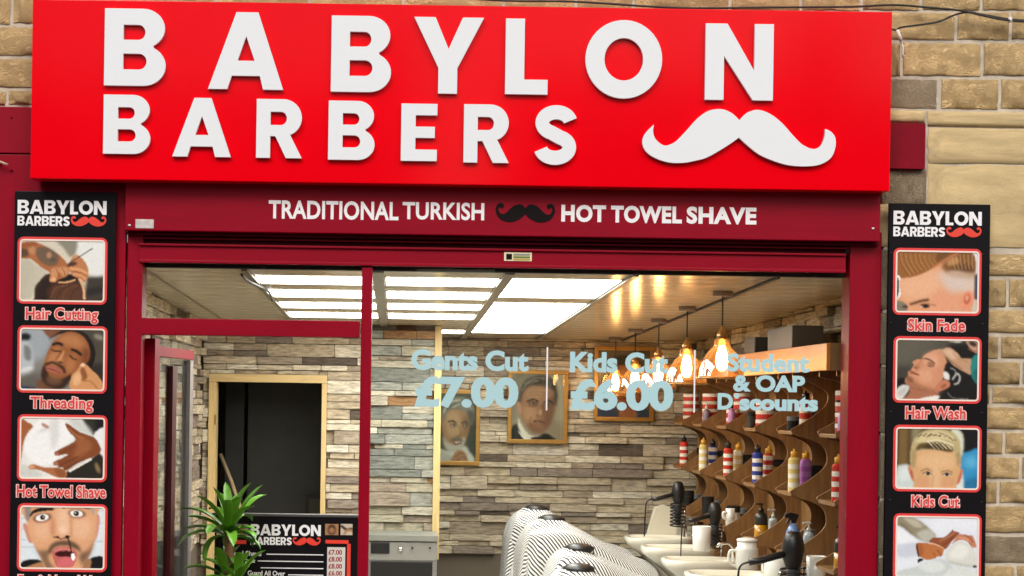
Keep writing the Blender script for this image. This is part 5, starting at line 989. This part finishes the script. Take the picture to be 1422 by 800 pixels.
# ------------------------------------------------------------------ left part of the room
t = thing('towel_cabinet', (WX(560,780,4.0), 4.0, 0), 'grey steel towel cabinet with knobs below the stone partition', 'cabinet')
xc0, xc1 = WX(500,780,3.85), WX(607,780,3.85); zc = WZ(560,743,3.85)
box('top', xc0-.01, xc1+.005, 3.84, 4.24, zc-.045, zc, mat('grey_worktop', '#85867f', .4, var=.1), t, .004); box('body', xc0, xc1, 3.87, 4.23, 0, zc-.05, M_STEEL, t, .004)
box('fascia', xc0+.01, xc1-.004, 3.855, 3.869, WZ(560,778,3.85), zc-.056, mat('steel_fascia', '#9a9b96', .4, metal=.4), t, .002)
pbox('display', 515, 753, 541, 769, 3.845, 3.8545, M_DARK, t, .006); pbox('oven_window', 514, 780, 600, 870, 3.858, 3.868, M_DARK, t, .004)
for x in (556, 572.5, 597): p = W(x, 763 if x < 560 else 761, 3.845); o = lathe('knob', (0,0,0), [(.018 if x < 560 else .008, -.008), (.016 if x < 560 else .007, .01), (0, .011)], M_CHROME if x < 560 else M_DARK, t, 12); o.rotation_euler = (R(90), 0, 0); o.data.transform(Matrix.Translation(base(t))); o.location = Vector((p.x, 3.85, p.z))-base(t)

# price board
yb = 1.0
pb = thing('price_board', (WX(400,760,yb), yb, 0), 'black freestanding price board with logo and red lines inside the entrance', 'price board')
pbox('board', 295, 716.5, 504, 1170, yb, yb+.05, M_BOARD, pb, .006); pbox('top_edge', 294.5, 714, 504.5, 717.5, yb-.006, yb+.055, mat('board_edge', '#4a4a4a', .4), pb, .002)
logo(348, 728.5, 445.5, 757, yb-.001, pb)
def pl(name, x0, y0, x1, y1, m, dd=.003): return pbox(name, x0, y0, x1, y1, yb-dd, yb-.0005, m, pb)
pl('red_line', 318, 750, 342, 755.5, M_ORED); pl('red_line', 452, 750, 484, 755, M_ORED); pl('red_line', 481, 755.2, 486, 900, M_ORED)
thumbs = [('#c9b8a0','#7a6654'),('#a39a8c','#c09a76'),('#b48a68','#3a2a22'),('#cfc6b6','#4a3a2e')]
for k, (x0, x1) in enumerate(((301,319),(325,345),(451.5,470),(473,489.5))):
    im = paint((0,0,100,90), thumbs[k][0], [('e', thumbs[k][1], 1, 6, (50,52,30,38)), ('e', '#b98d6c', .9, 6, (50,50,20,26)), ('p', '#2c211b', .9, 6, [(22,40),(30,12),(70,12),(78,40),(60,26),(40,26)])] if k != 3 else [('l','#4a382c',1,4,[(10,20),(50,45),(90,40)],22), ('l','#b98d6c',1,4,[(30,80),(60,50),(95,55)],20)], 20, k)
    picture('thumbnail', im, WX(x0,735,yb-.002), WX(x1,735,yb-.002), WZ(x0,743,yb-.002), WZ(x0,727.5,yb-.002), yb-.002, pb)
pl('price_strip', 453.5, 760, 478.5, 900, mat('strip_paper', '#cfcfcb', .5), .002)
for k, s in enumerate(('£7.00','£8.00','£8.00','£6.00')):
    ptext('price', s, 456, 763.5+k*9.7, 475, 770.5+k*9.7, yb-.0022, mat('price_red', (.30,.02,.02), .5), pb, .03)
for k, (s, x0, x1, lx0) in enumerate((('Head Shave',318,363,370),('Skin Fade',318,354,358),('',318,359,362),('Guard All Over',344,396,400))):
    if s: ptext('item', s, x0, 765+k*9.2, x1, 772+k*9.2, yb-.001, M_VWHITE, pb, .02)
    pl('rule', lx0, 769.5+k*9.5, 449, 770.8+k*9.5, M_VWHITE, .0015)

# dracaena in a pot
yp = .72
p0 = W(318, 742, yp); px_, zt1 = p0.x, p0.z
plant = thing('potted_plant', (px_, yp, 0), 'green dracaena with a thick cane standing before the price board', 'plant')
lathe('pot', (px_,yp,0), [(.13,0),(.15,.02),(.18,.30),(.19,.30),(.19,.33),(.165,.33),(.16,.29),(0,.29)], mat('terracotta_dark', '#4b3a30', .7, var=.2), plant, 24)
tube('trunk', [(px_-.012,yp,.29),(px_-.006,yp,.6),(px_+.004,yp,zt1-.12),(px_,yp,zt1+.005)], .03, M_TRUNK, plant, 12, [.034,.030,.028,.024])
tube('trunk', [(px_+.05,yp-.02,.29),(px_+.055,yp-.03,.6),(px_+.05,yp-.04,WZ(330,812,yp))], .02, M_TRUNK, plant, 10, [.022,.02,.017])
def leaf(o, az, el, L, wd, droop):
    n = 9; V, F = [], []; d = Vector((math.cos(az), math.sin(az), 0)); sd_ = Vector((-math.sin(az), math.cos(az), 0)); p = Vector(o); e = el
    for i in range(n+1):
        s = i/n; w = wd*(.35+2.2*s)*(1-s)**.62 if s > 0 else wd*.35; w = min(w, wd)
        up = Vector((0,0,1))*math.cos(e)-d*math.sin(e)
        V += [p+sd_*w/2+up*w*.22, p-up*w*.05, p-sd_*w/2+up*w*.22]
        p = p+(d*math.cos(e)+Vector((0,0,1))*math.sin(e))*(L/n); e -= droop/n*(1+s)
    for i in range(n): F += [(i*3, i*3+1, i*3+4, i*3+3), (i*3+1, i*3+2, i*3+5, i*3+4)]
    return obj('leaf', V, F, M_LEAF, plant, True)
rg = random.Random(11)
for base_, cnt, L0 in (((px_, yp, zt1), 28, .33), ((px_+.05, yp-.04, WZ(330,812,yp)), 18, .24), ((px_-.02, yp, WZ(318,800,yp)), 9, .22)):
    for i in range(cnt):
        q = i/cnt; az = i*2.4+rg.uniform(-.3,.3); leaf((base_[0]+rg.uniform(-.008,.008), base_[1]+rg.uniform(-.008,.008), base_[2]-.02+.03*q), az, R(12+70*q+rg.uniform(-8,8)), L0*rg.uniform(.8,1.12)*(1.0 if q < .85 else .85)*(.62 if math.cos(az) > .35 and q < .55 and L0 > .3 else 1), rg.uniform(.05,.066), R(rg.uniform(45,100))*(1-.75*q))

# wrought iron scrolls and seats by the left wall
IRON = mat('antique_iron', '#6a5f48', .4, metal=.6)
def scroll(y, z, label, s=1.0):
    pts = []
    for a in np.linspace(0, 2*math.pi*1.6, 40): r = .012+.010*a/ (2*math.pi)*3.0; pts.append((XW0+.075, y+s*r*math.cos(a), z+s*r*math.sin(a)+.10))
    t = thing('iron_scroll', (XW0+.075, y, z-.2), label, 'wall ornament', 'iron scrolls on the left wall')
    tube('upper_scroll', pts, .006, IRON, t, 6); tube('lower_scroll', [(a, 2*y-b, 2*z-c) for a, b, c in pts], .006, IRON, t, 6)
    tube('stem', crom([pts[-1], (XW0+.075, y+.02, z+.02), (XW0+.075, y-.02, z-.02), (XW0+.075, 2*y-pts[-1][1], 2*z-pts[-1][2])], 5, False), .007, IRON, t, 6)
    box('bracket', XW0+.045, XW0+.07, y-.01, y+.01, z-.01, z+.01, IRON, t)
scroll(1.65, 1.45, 'iron scroll ornament on the left wall, nearer the window', 1.6); scroll(2.75, 1.45, 'iron scroll ornament on the left wall, farther back', 1.6)
for k, y in enumerate((1.5, 2.35)):
    t = thing('waiting_chair', (-1.2, y, 0), 'black padded waiting chair on the left wall, %s' % ('nearer the window' if k == 0 else 'farther back'), 'chair', 'waiting chairs by the left wall')
    box('seat', -1.40, -.98, y-.26, y+.26, .36, .46, M_DARKM, t, .03); box('backrest', -1.44, -1.36, y-.26, y+.26, .462, .98, M_DARKM, t, .03)
    for sx in (-1.38, -1.0):
        for sy in (-.22, .22): tube('leg', [(sx,y+sy,0),(sx,y+sy,.36)], .014, M_CHROME, t, 8)

flush_texts()
